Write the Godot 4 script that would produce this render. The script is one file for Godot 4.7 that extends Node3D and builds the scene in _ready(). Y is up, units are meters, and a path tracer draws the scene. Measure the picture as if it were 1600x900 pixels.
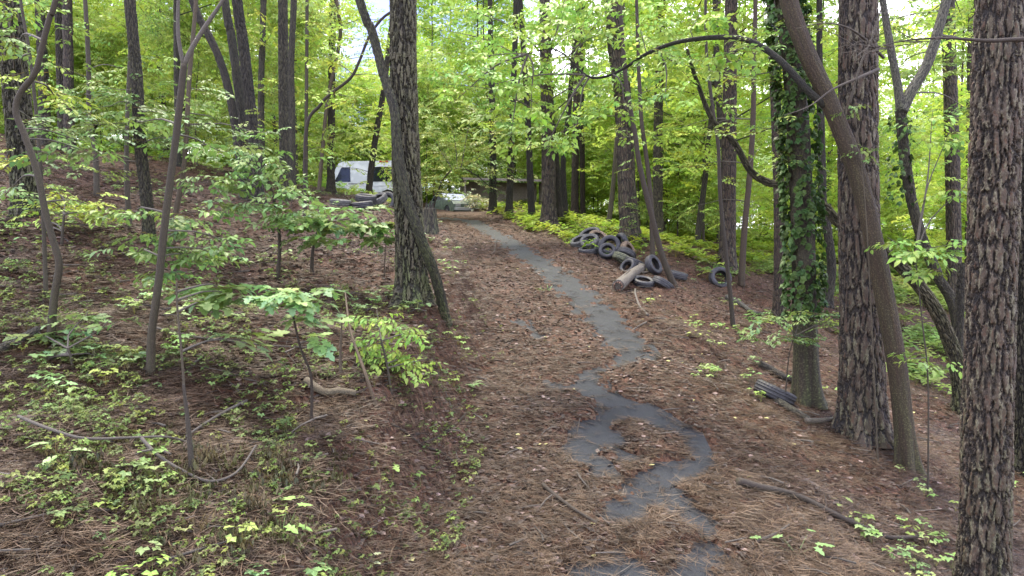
extends Node3D
# A forest driveway under spring trees. Camera, sky, sun and exposure first; then ground and road; then trees, vehicles, tyres and litter.

const HR := [-5.10, -4.41, -3.71, -3.00, -2.27, -1.55, -0.81, -0.09, 0.54, 1.11, 1.66, 2.24, 2.77, 3.17, 3.46, 3.66, 3.78, 3.88, 3.90, 3.90, 3.90, 3.90, 3.89, 3.86, 3.82, 3.78, 3.74, 3.70]
const XR := [0.21, 0.25, 0.34, 0.58, 0.95, 1.10, 0.81, 0.22, -0.56, -1.41, -2.36, -3.60, -5.34, -7.71, -10.47, -12.34, -13.20, -13.84, -14.00, -14.00, -14.00, -14.00, -14.00, -14.00, -14.00, -14.00, -14.00, -14.00]
const XT := [0.21, 0.25, 0.34, 0.58, 0.95, 1.10, 0.81, 0.22, -0.56, -1.41, -2.30, -3.14, -3.68, -3.81, -3.81, -3.82, -3.83, -3.83, -3.84, -3.85, -3.85, -3.86, -3.87, -3.87, -3.88, -3.89, -3.89, -3.90]
const SR := [0.34, 0.34, 0.34, 0.34, 0.34, 0.32, 0.26, 0.15, 0.04, 0.01, 0.02, 0.03, 0.03, 0.03, 0.03, 0.03, 0.03, 0.03, 0.03, 0.03, 0.03, 0.03, 0.03, 0.03, 0.03, 0.03, 0.03, 0.03]
const ER := [0.00, 0.00, 0.00, 0.00, 0.00, 0.03, 0.08, 0.13, 0.20, 0.21, 0.21, 0.20, 0.18, 0.17, 0.16, 0.15, 0.13, 0.12, 0.12, 0.12, 0.12, 0.12, 0.12, 0.12, 0.11, 0.11, 0.11, 0.11]
const FL := [-4.96, -4.68, -4.36, -3.96, -3.58, -3.44, -3.40, -3.40, -3.40, -3.40, -3.40, -3.40, -3.40, -3.39, -3.25, -2.97, -2.69, -2.34, -1.80, -1.20, -0.60, 0.00, 0.62, 1.28, 1.96, 2.64, 3.32, 3.92]
const BK := [0.97, 0.97, 0.97, 0.97, 0.97, 0.97, 0.89, 0.75, 0.61, 0.47, 0.30, 0.11, 0.01, 0.00, 0.00, 0.00, 0.00, 0.00, 0.00, 0.00, 0.00, 0.00, 0.00, 0.00, 0.00, 0.00, 0.00, 0.00]

var rng := RandomNumberGenerator.new()
var n_big := FastNoiseLite.new()
var n_mid := FastNoiseLite.new()
var n_fine := FastNoiseLite.new()
var n_bark := FastNoiseLite.new()
var used := {}
var caps: Array = []
var mounds: Array = []
var BARK: Array = []
var RELIEF: Array = []
var M := {}
var SP := {}
var CROWN: Array = []

# ---------------------------------------------------------------- names and tags
func numbered(called: String) -> String:
	var k: int = used.get(called, 0)
	used[called] = k + 1
	return called if k == 0 else "%s_%03d" % [called, k]

func tag(o: Node, label: String, category: String, group := "") -> void:
	o.set_meta("label", label)
	o.set_meta("category", category)
	if group != "":
		o.set_meta("group", group)

func thing(called: String, label: String, category: String, pos: Vector3, group := "") -> Node3D:
	var o := Node3D.new()
	o.name = numbered(called)
	o.position = pos
	tag(o, label, category, group)
	add_child(o)
	return o

func part(called: String, mesh: Mesh, mat: Material, parent: Node, pos := Vector3.ZERO) -> MeshInstance3D:
	var o := MeshInstance3D.new()
	o.name = called
	o.mesh = mesh
	o.material_override = mat
	o.position = pos
	parent.add_child(o, true)
	return o

func top(called: String, mesh: Mesh, mat: Material, kind := "") -> MeshInstance3D:
	var o := MeshInstance3D.new()
	o.name = numbered(called)
	o.mesh = mesh
	o.material_override = mat
	if kind != "":
		o.set_meta("kind", kind)
	add_child(o)
	return o

func scatter(called: String, mesh: Mesh, mat: Material, xf: Array, cols: Array, parent: Node) -> MultiMeshInstance3D:
	var mm := MultiMesh.new()
	mm.transform_format = MultiMesh.TRANSFORM_3D
	mm.use_colors = true
	mm.mesh = mesh
	mm.instance_count = xf.size()
	for i in xf.size():
		mm.set_instance_transform(i, xf[i])
		mm.set_instance_color(i, cols[i])
	var o := MultiMeshInstance3D.new()
	o.name = numbered(called) if parent == self else called
	o.multimesh = mm
	o.material_override = mat
	o.set_meta("kind", "stuff")
	parent.add_child(o, true)
	return o

# ---------------------------------------------------------------- terrain
func tab(t: Array, d: float) -> float:
	var u := clampf((d + 8.0) / 4.0, 0.0, t.size() - 1.001)
	var i := int(u)
	var f := u - i
	var a: float = t[maxi(i - 1, 0)]
	var b: float = t[i]
	var c: float = t[i + 1]
	var e: float = t[mini(i + 2, t.size() - 1)]
	return b + 0.5 * f * (c - a + f * (2.0 * a - 5.0 * b + 4.0 * c - e + f * (3.0 * (b - c) + e - a)))

func slope_h(x: float, d: float) -> float:
	var r := tab(HR, d)
	var o := x - tab(XT, d)
	if o < -1.45:
		var l := -o - 1.45
		r += tab(BK, d) * smoothstep(0.0, 0.9, l) + 6.0 * (1.0 - exp(-l / 30.0)) + 0.035 * l * smoothstep(16.0, 34.0, d)
	elif o > 1.45:
		var q := o - 1.45
		r -= tab(SR, d) * q + tab(ER, d) * maxf(0.0, q - 4.0)
		var f := tab(FL, d)
		var m := maxf(r, f)
		r = m + 0.25 * log(exp((r - m) / 0.25) + exp((f - m) / 0.25))
	return r + 3.0

func asphalt(x: float, d: float) -> float:   # below 0: bare asphalt
	var best := 9.0
	for c in caps:
		var a: Vector3 = c[0]
		var b: Vector3 = c[1]
		if d < minf(a.y, b.y) - 1.0 or d > maxf(a.y, b.y) + 1.0:
			continue
		var p := Vector2(x - a.x, d - a.y)
		var ab := Vector2(b.x - a.x, b.y - a.y)
		var t := clampf(p.dot(ab) / maxf(ab.length_squared(), 0.0001), 0.0, 1.0)
		best = minf(best, (p - ab * t).length() - lerpf(a.z, b.z, t))
	var far := smoothstep(9.0, 16.0, d)
	return best + (n_fine.get_noise_2d(x * 2.2, d * 2.2) * 0.20 + n_fine.get_noise_2d(x * 8.0 + 50.0, d * 8.0) * 0.13) * (0.9 + far * 1.35) - 0.06 + 0.085 * far

func height(x: float, d: float) -> float:
	var y := slope_h(x, d)
	var off := absf(x - tab(XR, d))
	var w := smoothstep(0.9, 2.2, off)
	y += w * (n_big.get_noise_2d(x, d) * 0.22 + n_mid.get_noise_2d(x, d) * 0.075)
	y += n_fine.get_noise_2d(x * 3.0, d * 3.0) * 0.018
	if off < 2.6 and d > 2.0 and d < 48.0:
		var m := asphalt(x, d)
		y += lerpf(-0.035, 0.018, smoothstep(-0.02, 0.03, m)) + 0.03 * smoothstep(0.02, 0.25, m) * (0.5 + 0.5 * n_mid.get_noise_2d(x * 3.0, d * 3.0))
		for q in mounds:
			var c: Vector3 = q
			y += 0.06 * exp(-Vector2(x - c.x, d - c.y).length_squared() / (c.z * c.z))
	return y

func at(p: Vector2, lift := 0.0) -> Vector3:
	return Vector3(p.x, height(p.x, -p.y) + lift, p.y)

# ---------------------------------------------------------------- mesh helpers
func grid_mesh(pos: PackedVector3Array, rows: int, cols: int, uv: PackedVector2Array, col: PackedColorArray, inside := Vector3.INF) -> ArrayMesh:
	var nor := PackedVector3Array()
	nor.resize(pos.size())
	var closed := pos[(rows / 2) * cols].distance_to(pos[(rows / 2) * cols + cols - 1]) < 0.0001
	for r in rows:
		var r0 := maxi(r - 1, 0)
		var r1 := mini(r + 1, rows - 1)
		for c in cols:
			var c0 := c - 1
			var c1 := c + 1
			if c0 < 0:
				c0 = cols - 2 if closed else 0
			if c1 >= cols:
				c1 = 1 if closed else cols - 1
			var n := (pos[r * cols + c1] - pos[r * cols + c0]).cross(pos[r1 * cols + c] - pos[r0 * cols + c])
			nor[r * cols + c] = n.normalized()
	# make normals point up (open sheets) or away from the axis (closed tubes)
	var mid := (rows / 2) * cols
	var want := Vector3.UP
	if closed:
		var cen := Vector3.ZERO
		for c in cols - 1:
			cen += pos[mid + c]
		want = pos[mid] - cen / float(cols - 1)
	var flip := nor[mid + (0 if closed else cols / 2)].dot(want) < 0.0
	if flip:
		for i in nor.size():
			nor[i] = -nor[i]
	var idx := PackedInt32Array()
	idx.resize((rows - 1) * (cols - 1) * 6)
	var k := 0
	for r in rows - 1:
		for c in cols - 1:
			var a := r * cols + c
			var b := a + 1
			var e := a + cols
			var f := e + 1
			if flip:
				idx[k] = a; idx[k + 1] = b; idx[k + 2] = e; idx[k + 3] = b; idx[k + 4] = f; idx[k + 5] = e
			else:
				idx[k] = a; idx[k + 1] = e; idx[k + 2] = b; idx[k + 3] = b; idx[k + 4] = e; idx[k + 5] = f
			k += 6
	var arr := []
	arr.resize(Mesh.ARRAY_MAX)
	arr[Mesh.ARRAY_VERTEX] = pos
	arr[Mesh.ARRAY_NORMAL] = nor
	arr[Mesh.ARRAY_TEX_UV] = uv
	if col.size():
		arr[Mesh.ARRAY_COLOR] = col
	arr[Mesh.ARRAY_INDEX] = idx
	var m := ArrayMesh.new()
	m.add_surface_from_arrays(Mesh.PRIMITIVE_TRIANGLES, arr)
	return m

func flat_mesh(pos: PackedVector3Array, col: PackedColorArray) -> ArrayMesh:   # loose triangles, flat shaded
	var arr := []
	arr.resize(Mesh.ARRAY_MAX)
	arr[Mesh.ARRAY_VERTEX] = pos
	if col.size():
		arr[Mesh.ARRAY_COLOR] = col
	var m := ArrayMesh.new()
	m.add_surface_from_arrays(Mesh.PRIMITIVE_TRIANGLES, arr)
	return m

func curve_points(pts: Array, n: int) -> PackedVector3Array:   # Catmull-Rom through pts
	var out := PackedVector3Array()
	var k := pts.size() - 1
	for i in n + 1:
		var u := minf(float(i) / n * k, k - 0.0001)
		var j := int(u)
		var f := u - j
		var a: Vector3 = pts[maxi(j - 1, 0)]
		var b: Vector3 = pts[j]
		var c: Vector3 = pts[j + 1]
		var e: Vector3 = pts[mini(j + 2, k)]
		out.append(b + 0.5 * f * (c - a + f * (2.0 * a - 5.0 * b + 4.0 * c - e + f * (3.0 * (b - c) + e - a))))
	return out

# A tapered, rough tube along pts (relative to origin). rough: bark relief in metres. flare: extra radius at the foot. fine: length with close rows.
func tube(pts: Array, r0: float, r1: float, sides: int, step: float, rough := 0.0, flare := 0.0, tint := Color(1, 1, 1), moss := 0.0, seed_ := 0.0, bark := -1, fine := 1e6) -> ArrayMesh:
	var total := 0.0
	for i in pts.size() - 1:
		total += (pts[i + 1] - pts[i]).length()
	var dense := curve_points(pts, clampi(int(total / step), 2, 900))
	var line := PackedVector3Array()
	var run := 0.0
	var mark := -1.0
	for i in dense.size():
		if i > 0:
			run += (dense[i] - dense[i - 1]).length()
		if i == 0 or i == dense.size() - 1 or run < fine or run - mark > step * 10.0:
			line.append(dense[i])
			mark = run
	var n := line.size() - 1
	var pos := PackedVector3Array()
	var uv := PackedVector2Array()
	var col := PackedColorArray()
	var cols := sides + 1
	var x := Vector3.RIGHT
	run = 0.0
	var circ := TAU * maxf(r0, 0.02)
	var vs := 1.0 / (circ * 2.0)
	var hh := PackedByteArray()
	if bark >= 0:
		hh = RELIEF[bark]
	for row in range(-1, n + 2):
		var i := clampi(row, 0, n)
		var t := (line[mini(i + 1, n)] - line[maxi(i - 1, 0)]).normalized()
		if row > 0 and row <= n:
			run += (line[i] - line[i - 1]).length()
		x = (x - t * x.dot(t)).normalized()
		if x.length() < 0.5:
			x = t.cross(Vector3.FORWARD).normalized()
		var z := x.cross(t)
		var f := run / maxf(total, 0.001)
		var r := lerpf(r0, r1, f) + flare * exp(-run / (0.22 + flare))
		var v := run * vs
		for c in cols:
			var ang := TAU * c / sides
			if c == sides:
				ang = 0.0
			var dir := x * cos(ang) + z * sin(ang)
			var rr := r
			var shade := 1.0
			if rough > 0.0:
				var big := n_mid.get_noise_3d(cos(ang) * 1.6 + seed_, run * 0.9, sin(ang) * 1.6)
				rr += r * 0.08 * big
				if bark >= 0:
					rr += rough * (float(hh[(int(v * 640.0) % 640) * 320 + int(float(c % sides) / sides * 320.0)]) / 255.0 - 0.6)
				else:
					rr += rough * 0.75 * n_bark.get_noise_3d(cos(ang) * r * 26.0 + seed_, run * 3.4, sin(ang) * r * 26.0)
				if flare > 0.0:
					rr += flare * 0.7 * exp(-run / 0.25) * sin(ang * 5.0 + seed_)
				shade = 1.0 + 0.3 * big
			if row < 0 or row > n:
				rr = 0.0005
			pos.append(line[i] + dir * maxf(rr, 0.0005))
			uv.append(Vector2(float(c) / sides, v))
			var cc := tint * shade
			if moss > 0.0:
				var mk := clampf(moss * (exp(-run / 0.9) + 0.35) * (0.6 + 1.6 * n_mid.get_noise_3d(cos(ang) * 2.0 - seed_, run * 1.3, sin(ang) * 2.0)), 0.0, 0.85)
				cc = cc.lerp(Color(0.62, 0.82, 0.32), mk)
			cc.a = 1.0
			col.append(cc)
	return grid_mesh(pos, n + 3, cols, uv, col)

func lathe(profile: Array, segs: int) -> ArrayMesh:   # about the y axis; profile of Vector2(radius, y)
	var pos := PackedVector3Array()
	var uv := PackedVector2Array()
	for p in profile:
		for c in segs + 1:
			var a := TAU * (c % segs) / segs
			var r: float = p.x
			pos.append(Vector3(cos(a) * r, p.y, sin(a) * r))
			uv.append(Vector2(float(c) / segs, p.y))
	return grid_mesh(pos, profile.size(), segs + 1, uv, PackedColorArray())

func box_st(st: SurfaceTool, c: Vector3, s: Vector3, bas := Basis.IDENTITY) -> void:
	var h := s * 0.5
	var k := minf(minf(h.x, h.y), h.z) * 0.18
	var v := []
	for ax in 3:
		for sg in [-1.0, 1.0]:
			var n := Vector3.ZERO
			n[ax] = sg
			var u := Vector3.ZERO
			u[(ax + 1) % 3] = 1.0
			var w := Vector3.ZERO
			w[(ax + 2) % 3] = 1.0
			var o := n * h[ax]
			var hu: float = h[(ax + 1) % 3] - k
			var hw: float = h[(ax + 2) % 3] - k
			var q := [o - u * hu - w * hw, o + u * hu - w * hw, o + u * hu + w * hw, o - u * hu + w * hw]
			quad_st(st, c + bas * q[0], c + bas * q[1], c + bas * q[2], c + bas * q[3])
	for ax in 3:      # chamfered edges along this axis
		var i1 := (ax + 1) % 3
		var i2 := (ax + 2) % 3
		for s1 in [-1.0, 1.0]:
			for s2 in [-1.0, 1.0]:
				var q: Array[Vector3] = []
				for e in [[-1.0, 0], [1.0, 0], [1.0, 1], [-1.0, 1]]:
					var p := Vector3.ZERO
					p[ax] = e[0] * (h[ax] - k)
					p[i1] = s1 * (h[i1] - (k if e[1] == 1 else 0.0))
					p[i2] = s2 * (h[i2] - (0.0 if e[1] == 1 else k))
					q.append(c + bas * p)
				quad_st(st, q[0], q[1], q[2], q[3])

func quad_st(st: SurfaceTool, a: Vector3, b: Vector3, c: Vector3, d: Vector3) -> void:
	for p in [a, b, c, a, c, d]:
		st.add_vertex(p)

func st_new() -> SurfaceTool:
	var st := SurfaceTool.new()
	st.begin(Mesh.PRIMITIVE_TRIANGLES)
	st.set_smooth_group(-1)
	return st

func st_end(st: SurfaceTool) -> ArrayMesh:
	st.generate_normals()
	return st.commit()

func box(s: Vector3, bas := Basis.IDENTITY) -> ArrayMesh:
	var st := st_new()
	box_st(st, Vector3.ZERO, s, bas)
	return st_end(st)

# a side outline (x along, y up) given thickness across z, its long sides narrowed by tuck at the top
func slab(outline: Array, z0: float, z1: float, tuck := 0.0, ymid := 0.0, ytop := 1.0) -> ArrayMesh:
	var st := st_new()
	var n := outline.size()
	var poly := PackedVector2Array(outline)
	var tri := Geometry2D.triangulate_polygon(poly)
	var put := func(p: Vector2, z: float) -> Vector3:
		var k := clampf((p.y - ymid) / (ytop - ymid), 0.0, 1.0) * tuck
		return Vector3(p.x, p.y, z - k * signf(z))
	for t in range(0, tri.size(), 3):
		for k in [0, 1, 2]:
			st.add_vertex(put.call(poly[tri[t + k]], z0))
		for k in [0, 2, 1]:
			st.add_vertex(put.call(poly[tri[t + k]], z1))
	for i in n:
		var a: Vector2 = poly[i]
		var b: Vector2 = poly[(i + 1) % n]
		quad_st(st, put.call(a, z0), put.call(b, z0), put.call(b, z1), put.call(a, z1))
	return st_end(st)

# ---------------------------------------------------------------- textures
func tex(w: int, h: int, rgb: PackedByteArray) -> ImageTexture:
	return ImageTexture.create_from_image(Image.create_from_data(w, h, false, Image.FORMAT_RGB8, rgb))

func tex_grey(w: int, h: int, g: PackedByteArray) -> ImageTexture:
	return ImageTexture.create_from_image(Image.create_from_data(w, h, false, Image.FORMAT_L8, g))

func srgb8(v: float) -> int:
	return clampi(int(255.0 * pow(clampf(v, 0.0, 1.0), 1.0 / 2.2)), 0, 255)

func bark_material(kind: int) -> StandardMaterial3D:
	var w := 320
	var h := 640
	var cell := FastNoiseLite.new()
	cell.seed = 11 + kind
	cell.noise_type = FastNoiseLite.TYPE_CELLULAR
	cell.cellular_return_type = FastNoiseLite.RETURN_DISTANCE2_SUB
	cell.cellular_jitter = 1.0
	cell.frequency = 1.0
	cell.domain_warp_enabled = true
	cell.domain_warp_amplitude = [0.5, 0.32, 0.5][kind]
	cell.domain_warp_frequency = 0.9
	cell.domain_warp_fractal_octaves = 3
	var val := FastNoiseLite.new()
	val.seed = 31 + kind
	val.frequency = 1.0
	val.fractal_octaves = 4
	var rad: float = [3.4, 3.8, 2.6][kind]
	var vs: float = [10.5, 11.0, 20.0][kind]
	var rgb := PackedByteArray()
	var hh := PackedByteArray()
	rgb.resize(w * h * 3)
	hh.resize(w * h)
	for y in h:
		var v := float(y) / h
		var bl := smoothstep(0.82, 1.0, v)
		for x in w:
			var a := TAU * x / w
			var px := cos(a) * rad
			var pz := sin(a) * rad
			var e := cell.get_noise_3d(px, v * vs, pz) + 1.0
			var f := val.get_noise_3d(px * 2.0, v * vs * 3.2, pz * 2.0)
			var g := val.get_noise_3d(px * 7.0 + 9.0, v * vs * 9.0, pz * 7.0)
			if bl > 0.0:
				e = lerpf(e, cell.get_noise_3d(px, (v - 1.0) * vs, pz) + 1.0, bl)
				f = lerpf(f, val.get_noise_3d(px * 2.0, (v - 1.0) * vs * 3.2, pz * 2.0), bl)
			var plate := smoothstep(0.07, 0.26, e + 0.08 * f)
			var c := Vector3.ZERO
			if kind == 0:      # pine: broad dark red-brown plates, grey flakes
				c = Vector3(0.010, 0.008, 0.007).lerp(Vector3(0.082, 0.063, 0.050), plate)
				c = c.lerp(Vector3(0.15, 0.128, 0.105), plate * 0.7 * smoothstep(0.15, 0.5, f + 0.5 * g))
				c = c.lerp(Vector3(0.12, 0.060, 0.036), plate * 0.7 * smoothstep(0.1, 0.4, -f + 0.4 * g))
				var line := smoothstep(0.17, 0.24, e) * (1.0 - smoothstep(0.26, 0.38, e))
				c = c.lerp(Vector3(0.25, 0.255, 0.21), line * 0.8 * smoothstep(0.0, 0.22, val.get_noise_3d(px * 1.1 + 5.0, v * vs * 0.8, pz * 1.1) + 0.3 * g))
			elif kind == 1:    # furrowed hardwood: grey ridges, dark furrows
				c = Vector3(0.014, 0.012, 0.009).lerp(Vector3(0.10, 0.092, 0.068), plate)
				c = c.lerp(Vector3(0.17, 0.175, 0.12), plate * 0.8 * smoothstep(0.10, 0.5, f + 0.6 * g))
			else:              # smoother thin stems
				c = Vector3(0.045, 0.038, 0.028).lerp(Vector3(0.105, 0.088, 0.066), smoothstep(-0.5, 0.5, f + 0.5 * g))
				c = c.lerp(Vector3(0.24, 0.235, 0.19), 0.8 * smoothstep(0.25, 0.5, f - g * 0.5))
			c *= 1.0 + 0.35 * g
			var k := (y * w + x) * 3
			rgb[k] = srgb8(c.x)
			rgb[k + 1] = srgb8(c.y)
			rgb[k + 2] = srgb8(c.z)
			var hv := plate * 0.72 + 0.14 * f + 0.12 * g if kind < 2 else 0.5 + 0.3 * f + 0.25 * g
			hh[y * w + x] = clampi(int(255.0 * clampf(hv + 0.08, 0.0, 1.0)), 0, 255)
	var m := StandardMaterial3D.new()
	m.resource_name = ["pine bark", "furrowed bark", "thin bark"][kind]
	m.albedo_texture = tex(w, h, rgb)
	m.vertex_color_use_as_albedo = true
	m.roughness = 0.82
	m.heightmap_enabled = true
	m.heightmap_texture = tex_grey(w, h, hh)
	m.heightmap_scale = [2.2, 2.4, 0.6][kind]
	RELIEF.append(hh)
	return m

func litter_material() -> StandardMaterial3D:
	var s := 1024
	var rgb := PackedByteArray()
	var hh := PackedByteArray()
	rgb.resize(s * s * 3)
	hh.resize(s * s)
	var val := FastNoiseLite.new()
	val.frequency = 0.02
	val.fractal_octaves = 4
	var im := val.get_seamless_image(s, s)
	for i in s * s:
		var q := float(im.get_pixel(i % s, i / s).r)
		rgb[i * 3] = srgb8(lerpf(0.025, 0.12, q))
		rgb[i * 3 + 1] = srgb8(lerpf(0.017, 0.077, q))
		rgb[i * 3 + 2] = srgb8(lerpf(0.013, 0.057, q))
		hh[i] = int(60.0 + 60.0 * q)
	var r := RandomNumberGenerator.new()
	r.seed = 5
	for n in 5200:        # leaf blots
		var cx := r.randi_range(0, s - 1)
		var cy := r.randi_range(0, s - 1)
		var ang := r.randf() * TAU
		var l := r.randf_range(10.0, 22.0)
		var b := r.randf_range(0.05, 0.34)
		var red := r.randf_range(0.55, 0.78)
		var up := r.randi_range(70, 190)
		var ca := cos(ang)
		var sa := sin(ang)
		for j in range(-12, 13):
			for i in range(-23, 24):
				var u := (i * ca + j * sa) / l
				var v := (-i * sa + j * ca) / (l * 0.45)
				if u * u + v * v < 1.0:
					var k := posmod(cy + j, s) * s + posmod(cx + i, s)
					var sh := b * (1.0 + 0.25 * v) * (0.7 if absf(v) < 0.1 else 1.0)
					rgb[k * 3] = srgb8(sh)
					rgb[k * 3 + 1] = srgb8(sh * red)
					rgb[k * 3 + 2] = srgb8(sh * red * 0.82)
					hh[k] = clampi(up + int(30.0 * v), 0, 255)
	for n in 9000:       # pine needles
		var x := r.randf() * s
		var y := r.randf() * s
		var ang := r.randf() * TAU
		var bend := r.randf_range(-0.012, 0.012)
		var b := r.randf_range(0.09, 0.32)
		var up := r.randi_range(120, 235)
		for k in r.randi_range(30, 70):
			var q := (posmod(int(y), s) * s + posmod(int(x), s))
			rgb[q * 3] = srgb8(b)
			rgb[q * 3 + 1] = srgb8(b * 0.50)
			rgb[q * 3 + 2] = srgb8(b * 0.30)
			hh[q] = up
			x += cos(ang)
			y += sin(ang)
			ang += bend
	var m := StandardMaterial3D.new()
	m.resource_name = "leaf and needle litter"
	m.metallic_specular = 0.3
	m.albedo_texture = tex(s, s, rgb)
	m.vertex_color_use_as_albedo = true
	m.roughness = 0.72
	m.heightmap_enabled = true
	m.heightmap_texture = tex_grey(s, s, hh)
	m.heightmap_scale = 1.6
	return m

func asphalt_material() -> StandardMaterial3D:
	var s := 512
	var rgb := PackedByteArray()
	var hh := PackedByteArray()
	rgb.resize(s * s * 3)
	hh.resize(s * s)
	var r := RandomNumberGenerator.new()
	r.seed = 8
	for i in s * s:
		var q := r.randf()
		var b := 0.016 + 0.022 * q * q + (0.10 if q > 0.985 else 0.0)
		rgb[i * 3] = srgb8(b * 0.87)
		rgb[i * 3 + 1] = srgb8(b)
		rgb[i * 3 + 2] = srgb8(b * 1.10)
		hh[i] = int(255.0 * r.randf())
	var m := StandardMaterial3D.new()
	m.resource_name = "wet worn asphalt"
	m.metallic_specular = 0.32
	m.albedo_texture = tex(s, s, rgb)
	m.vertex_color_use_as_albedo = true
	m.roughness = 0.55
	m.heightmap_enabled = true
	m.heightmap_texture = tex_grey(s, s, hh)
	m.heightmap_scale = 0.6
	return m

func plain(name_: String, c: Color, rough: float, metal := 0.0) -> StandardMaterial3D:
	var m := StandardMaterial3D.new()
	m.resource_name = name_
	m.albedo_color = c.linear_to_srgb()
	m.roughness = rough
	m.metallic = metal
	return m

func speckled(name_: String, a: Color, b: Color, freq: float, rough: float, bump: float, tri := 1.0) -> StandardMaterial3D:
	var m := StandardMaterial3D.new()
	m.resource_name = name_
	var n := FastNoiseLite.new()
	n.frequency = freq
	n.fractal_octaves = 5
	n.seed = hash(name_) % 1000
	var im := n.get_seamless_image(256, 256)
	var rgb := PackedByteArray()
	var hh := PackedByteArray()
	rgb.resize(256 * 256 * 3)
	hh.resize(256 * 256)
	for i in 256 * 256:
		var q := float(im.get_pixel(i % 256, i / 256).r)
		q = smoothstep(0.25, 0.75, q)
		var c := a.lerp(b, q)
		rgb[i * 3] = srgb8(c.r)
		rgb[i * 3 + 1] = srgb8(c.g)
		rgb[i * 3 + 2] = srgb8(c.b)
		hh[i] = int(q * 255.0)
	m.albedo_texture = tex(256, 256, rgb)
	m.roughness = rough
	m.uv1_triplanar = true
	m.uv1_scale = Vector3.ONE * tri
	if bump > 0.0:
		m.heightmap_enabled = true
		m.heightmap_texture = tex_grey(256, 256, hh)
		m.heightmap_scale = bump
	return m

func leaf_material(name_: String, rough: float, back: float) -> StandardMaterial3D:
	var m := StandardMaterial3D.new()
	m.resource_name = name_
	m.vertex_color_use_as_albedo = true
	m.roughness = rough
	m.cull_mode = BaseMaterial3D.CULL_DISABLED
	m.metallic_specular = 0.35
	m.backlight_enabled = true
	m.backlight = Color(back, back, back)
	return m

# ---------------------------------------------------------------- leaves
func leaf(pos: PackedVector3Array, col: PackedColorArray, t: Transform3D, l: float, w: float, c: Color, detail: int) -> void:
	if detail == 0:
		var q := [Vector3.ZERO, Vector3(l * 0.45, w * 0.12, w * 0.5), Vector3(l, -l * 0.08, 0), Vector3(l * 0.45, w * 0.12, -w * 0.5)]
		for i in [0, 1, 2, 0, 2, 3]:
			pos.append(t * q[i])
			col.append(c)
		return
	var v := [Vector3.ZERO, Vector3(l * 0.3, w * 0.10, w * 0.45), Vector3(l * 0.62, w * 0.06, w * 0.42), Vector3(l, -l * 0.14, 0), Vector3(l * 0.62, w * 0.06, -w * 0.42), Vector3(l * 0.3, w * 0.10, -w * 0.45), Vector3(l * 0.3, -w * 0.02, 0), Vector3(l * 0.62, -w * 0.05, 0)]
	for i in [0, 1, 6, 1, 2, 7, 1, 7, 6, 2, 3, 7, 0, 6, 5, 5, 6, 7, 5, 7, 4, 4, 7, 3]:
		pos.append(t * v[i])
		col.append(c)

func lobed_leaf(pos: PackedVector3Array, col: PackedColorArray, t: Transform3D, l: float, c: Color) -> void:
	var o := [Vector2(0, 0), Vector2(-0.05, 0.3), Vector2(0.22, 0.22), Vector2(0.30, 0.52), Vector2(0.50, 0.24), Vector2(0.72, 0.26), Vector2(1.0, 0.0), Vector2(0.72, -0.26), Vector2(0.50, -0.24), Vector2(0.30, -0.52), Vector2(0.22, -0.22), Vector2(-0.05, -0.3)]
	var cen := Vector3(l * 0.3, -l * 0.03, 0)
	for i in o.size():
		var a: Vector2 = o[i]
		var b: Vector2 = o[(i + 1) % o.size()]
		for p in [cen, Vector3(a.x * l, -a.length_squared() * l * 0.12 + absf(a.y) * 0.08 * l, a.y * l), Vector3(b.x * l, -b.length_squared() * l * 0.12 + absf(b.y) * 0.08 * l, b.y * l)]:
			pos.append(t * p)
			col.append(c)

# a twig of length tl with n leaves set alternately, lying about in a plane
func spray(n: int, tl: float, ll: float, lw: float, detail: int, seed_: int, droop := 0.25) -> ArrayMesh:
	var r := RandomNumberGenerator.new()
	r.seed = seed_
	var pos := PackedVector3Array()
	var col := PackedColorArray()
	var br := Color(0.75, 0.38, 0.5)
	for k in 2:
		var off := Vector3(0, 0.004, 0) if k == 0 else Vector3(0, 0, 0.004)
		for p in [Vector3.ZERO - off, Vector3(tl, 0, 0), Vector3.ZERO + off]:
			pos.append(p)
			col.append(br)
	var side_x := 0.0
	for i in n:
		var f := (i + 0.7) / n
		var s := 1.0 if i % 2 == 0 else -1.0
		var x := tl * (0.12 + 0.88 * f)
		side_x = s * tl * 0.18 * sin(f * PI) * r.randf_range(0.2, 1.4)
		var yaw := -s * r.randf_range(0.5, 1.25) * (1.0 - f * 0.45)
		var b := Basis(Vector3.UP, yaw) * Basis(Vector3.RIGHT, r.randf_range(-0.45, 0.45)) * Basis(Vector3.BACK, -r.randf_range(-0.15, droop * 2.2))
		var sc := r.randf_range(0.7, 1.15)
		var lum := r.randf_range(0.72, 1.22)
		var c := Color(lum * r.randf_range(0.9, 1.12), lum, lum * r.randf_range(0.75, 1.2))
		var t := Transform3D(b, Vector3(x, r.randf_range(-0.02, 0.02) - 0.1 * f * f * tl, side_x * 0.8))
		if detail == 2:
			lobed_leaf(pos, col, t, ll * sc, c)
		else:
			leaf(pos, col, t, ll * sc, lw * sc, c, detail)
	return flat_mesh(pos, col)

func spray_xf(p: Vector3, sc: float, tilt := 0.35) -> Transform3D:
	var b := Basis(Vector3.UP, rng.randf() * TAU) * Basis(Vector3.BACK, rng.randf_range(-tilt, tilt * 0.6)) * Basis(Vector3.RIGHT, rng.randf_range(-tilt, tilt))
	return Transform3D(b.scaled(Vector3.ONE * sc), p)

func leafy(base: Color, spread: float) -> Color:
	var k := rng.randf_range(1.0 - spread, 1.0 + spread)
	return Color(base.r * k * rng.randf_range(0.82, 1.2), base.g * k, base.b * k * rng.randf_range(0.7, 1.3))

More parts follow.
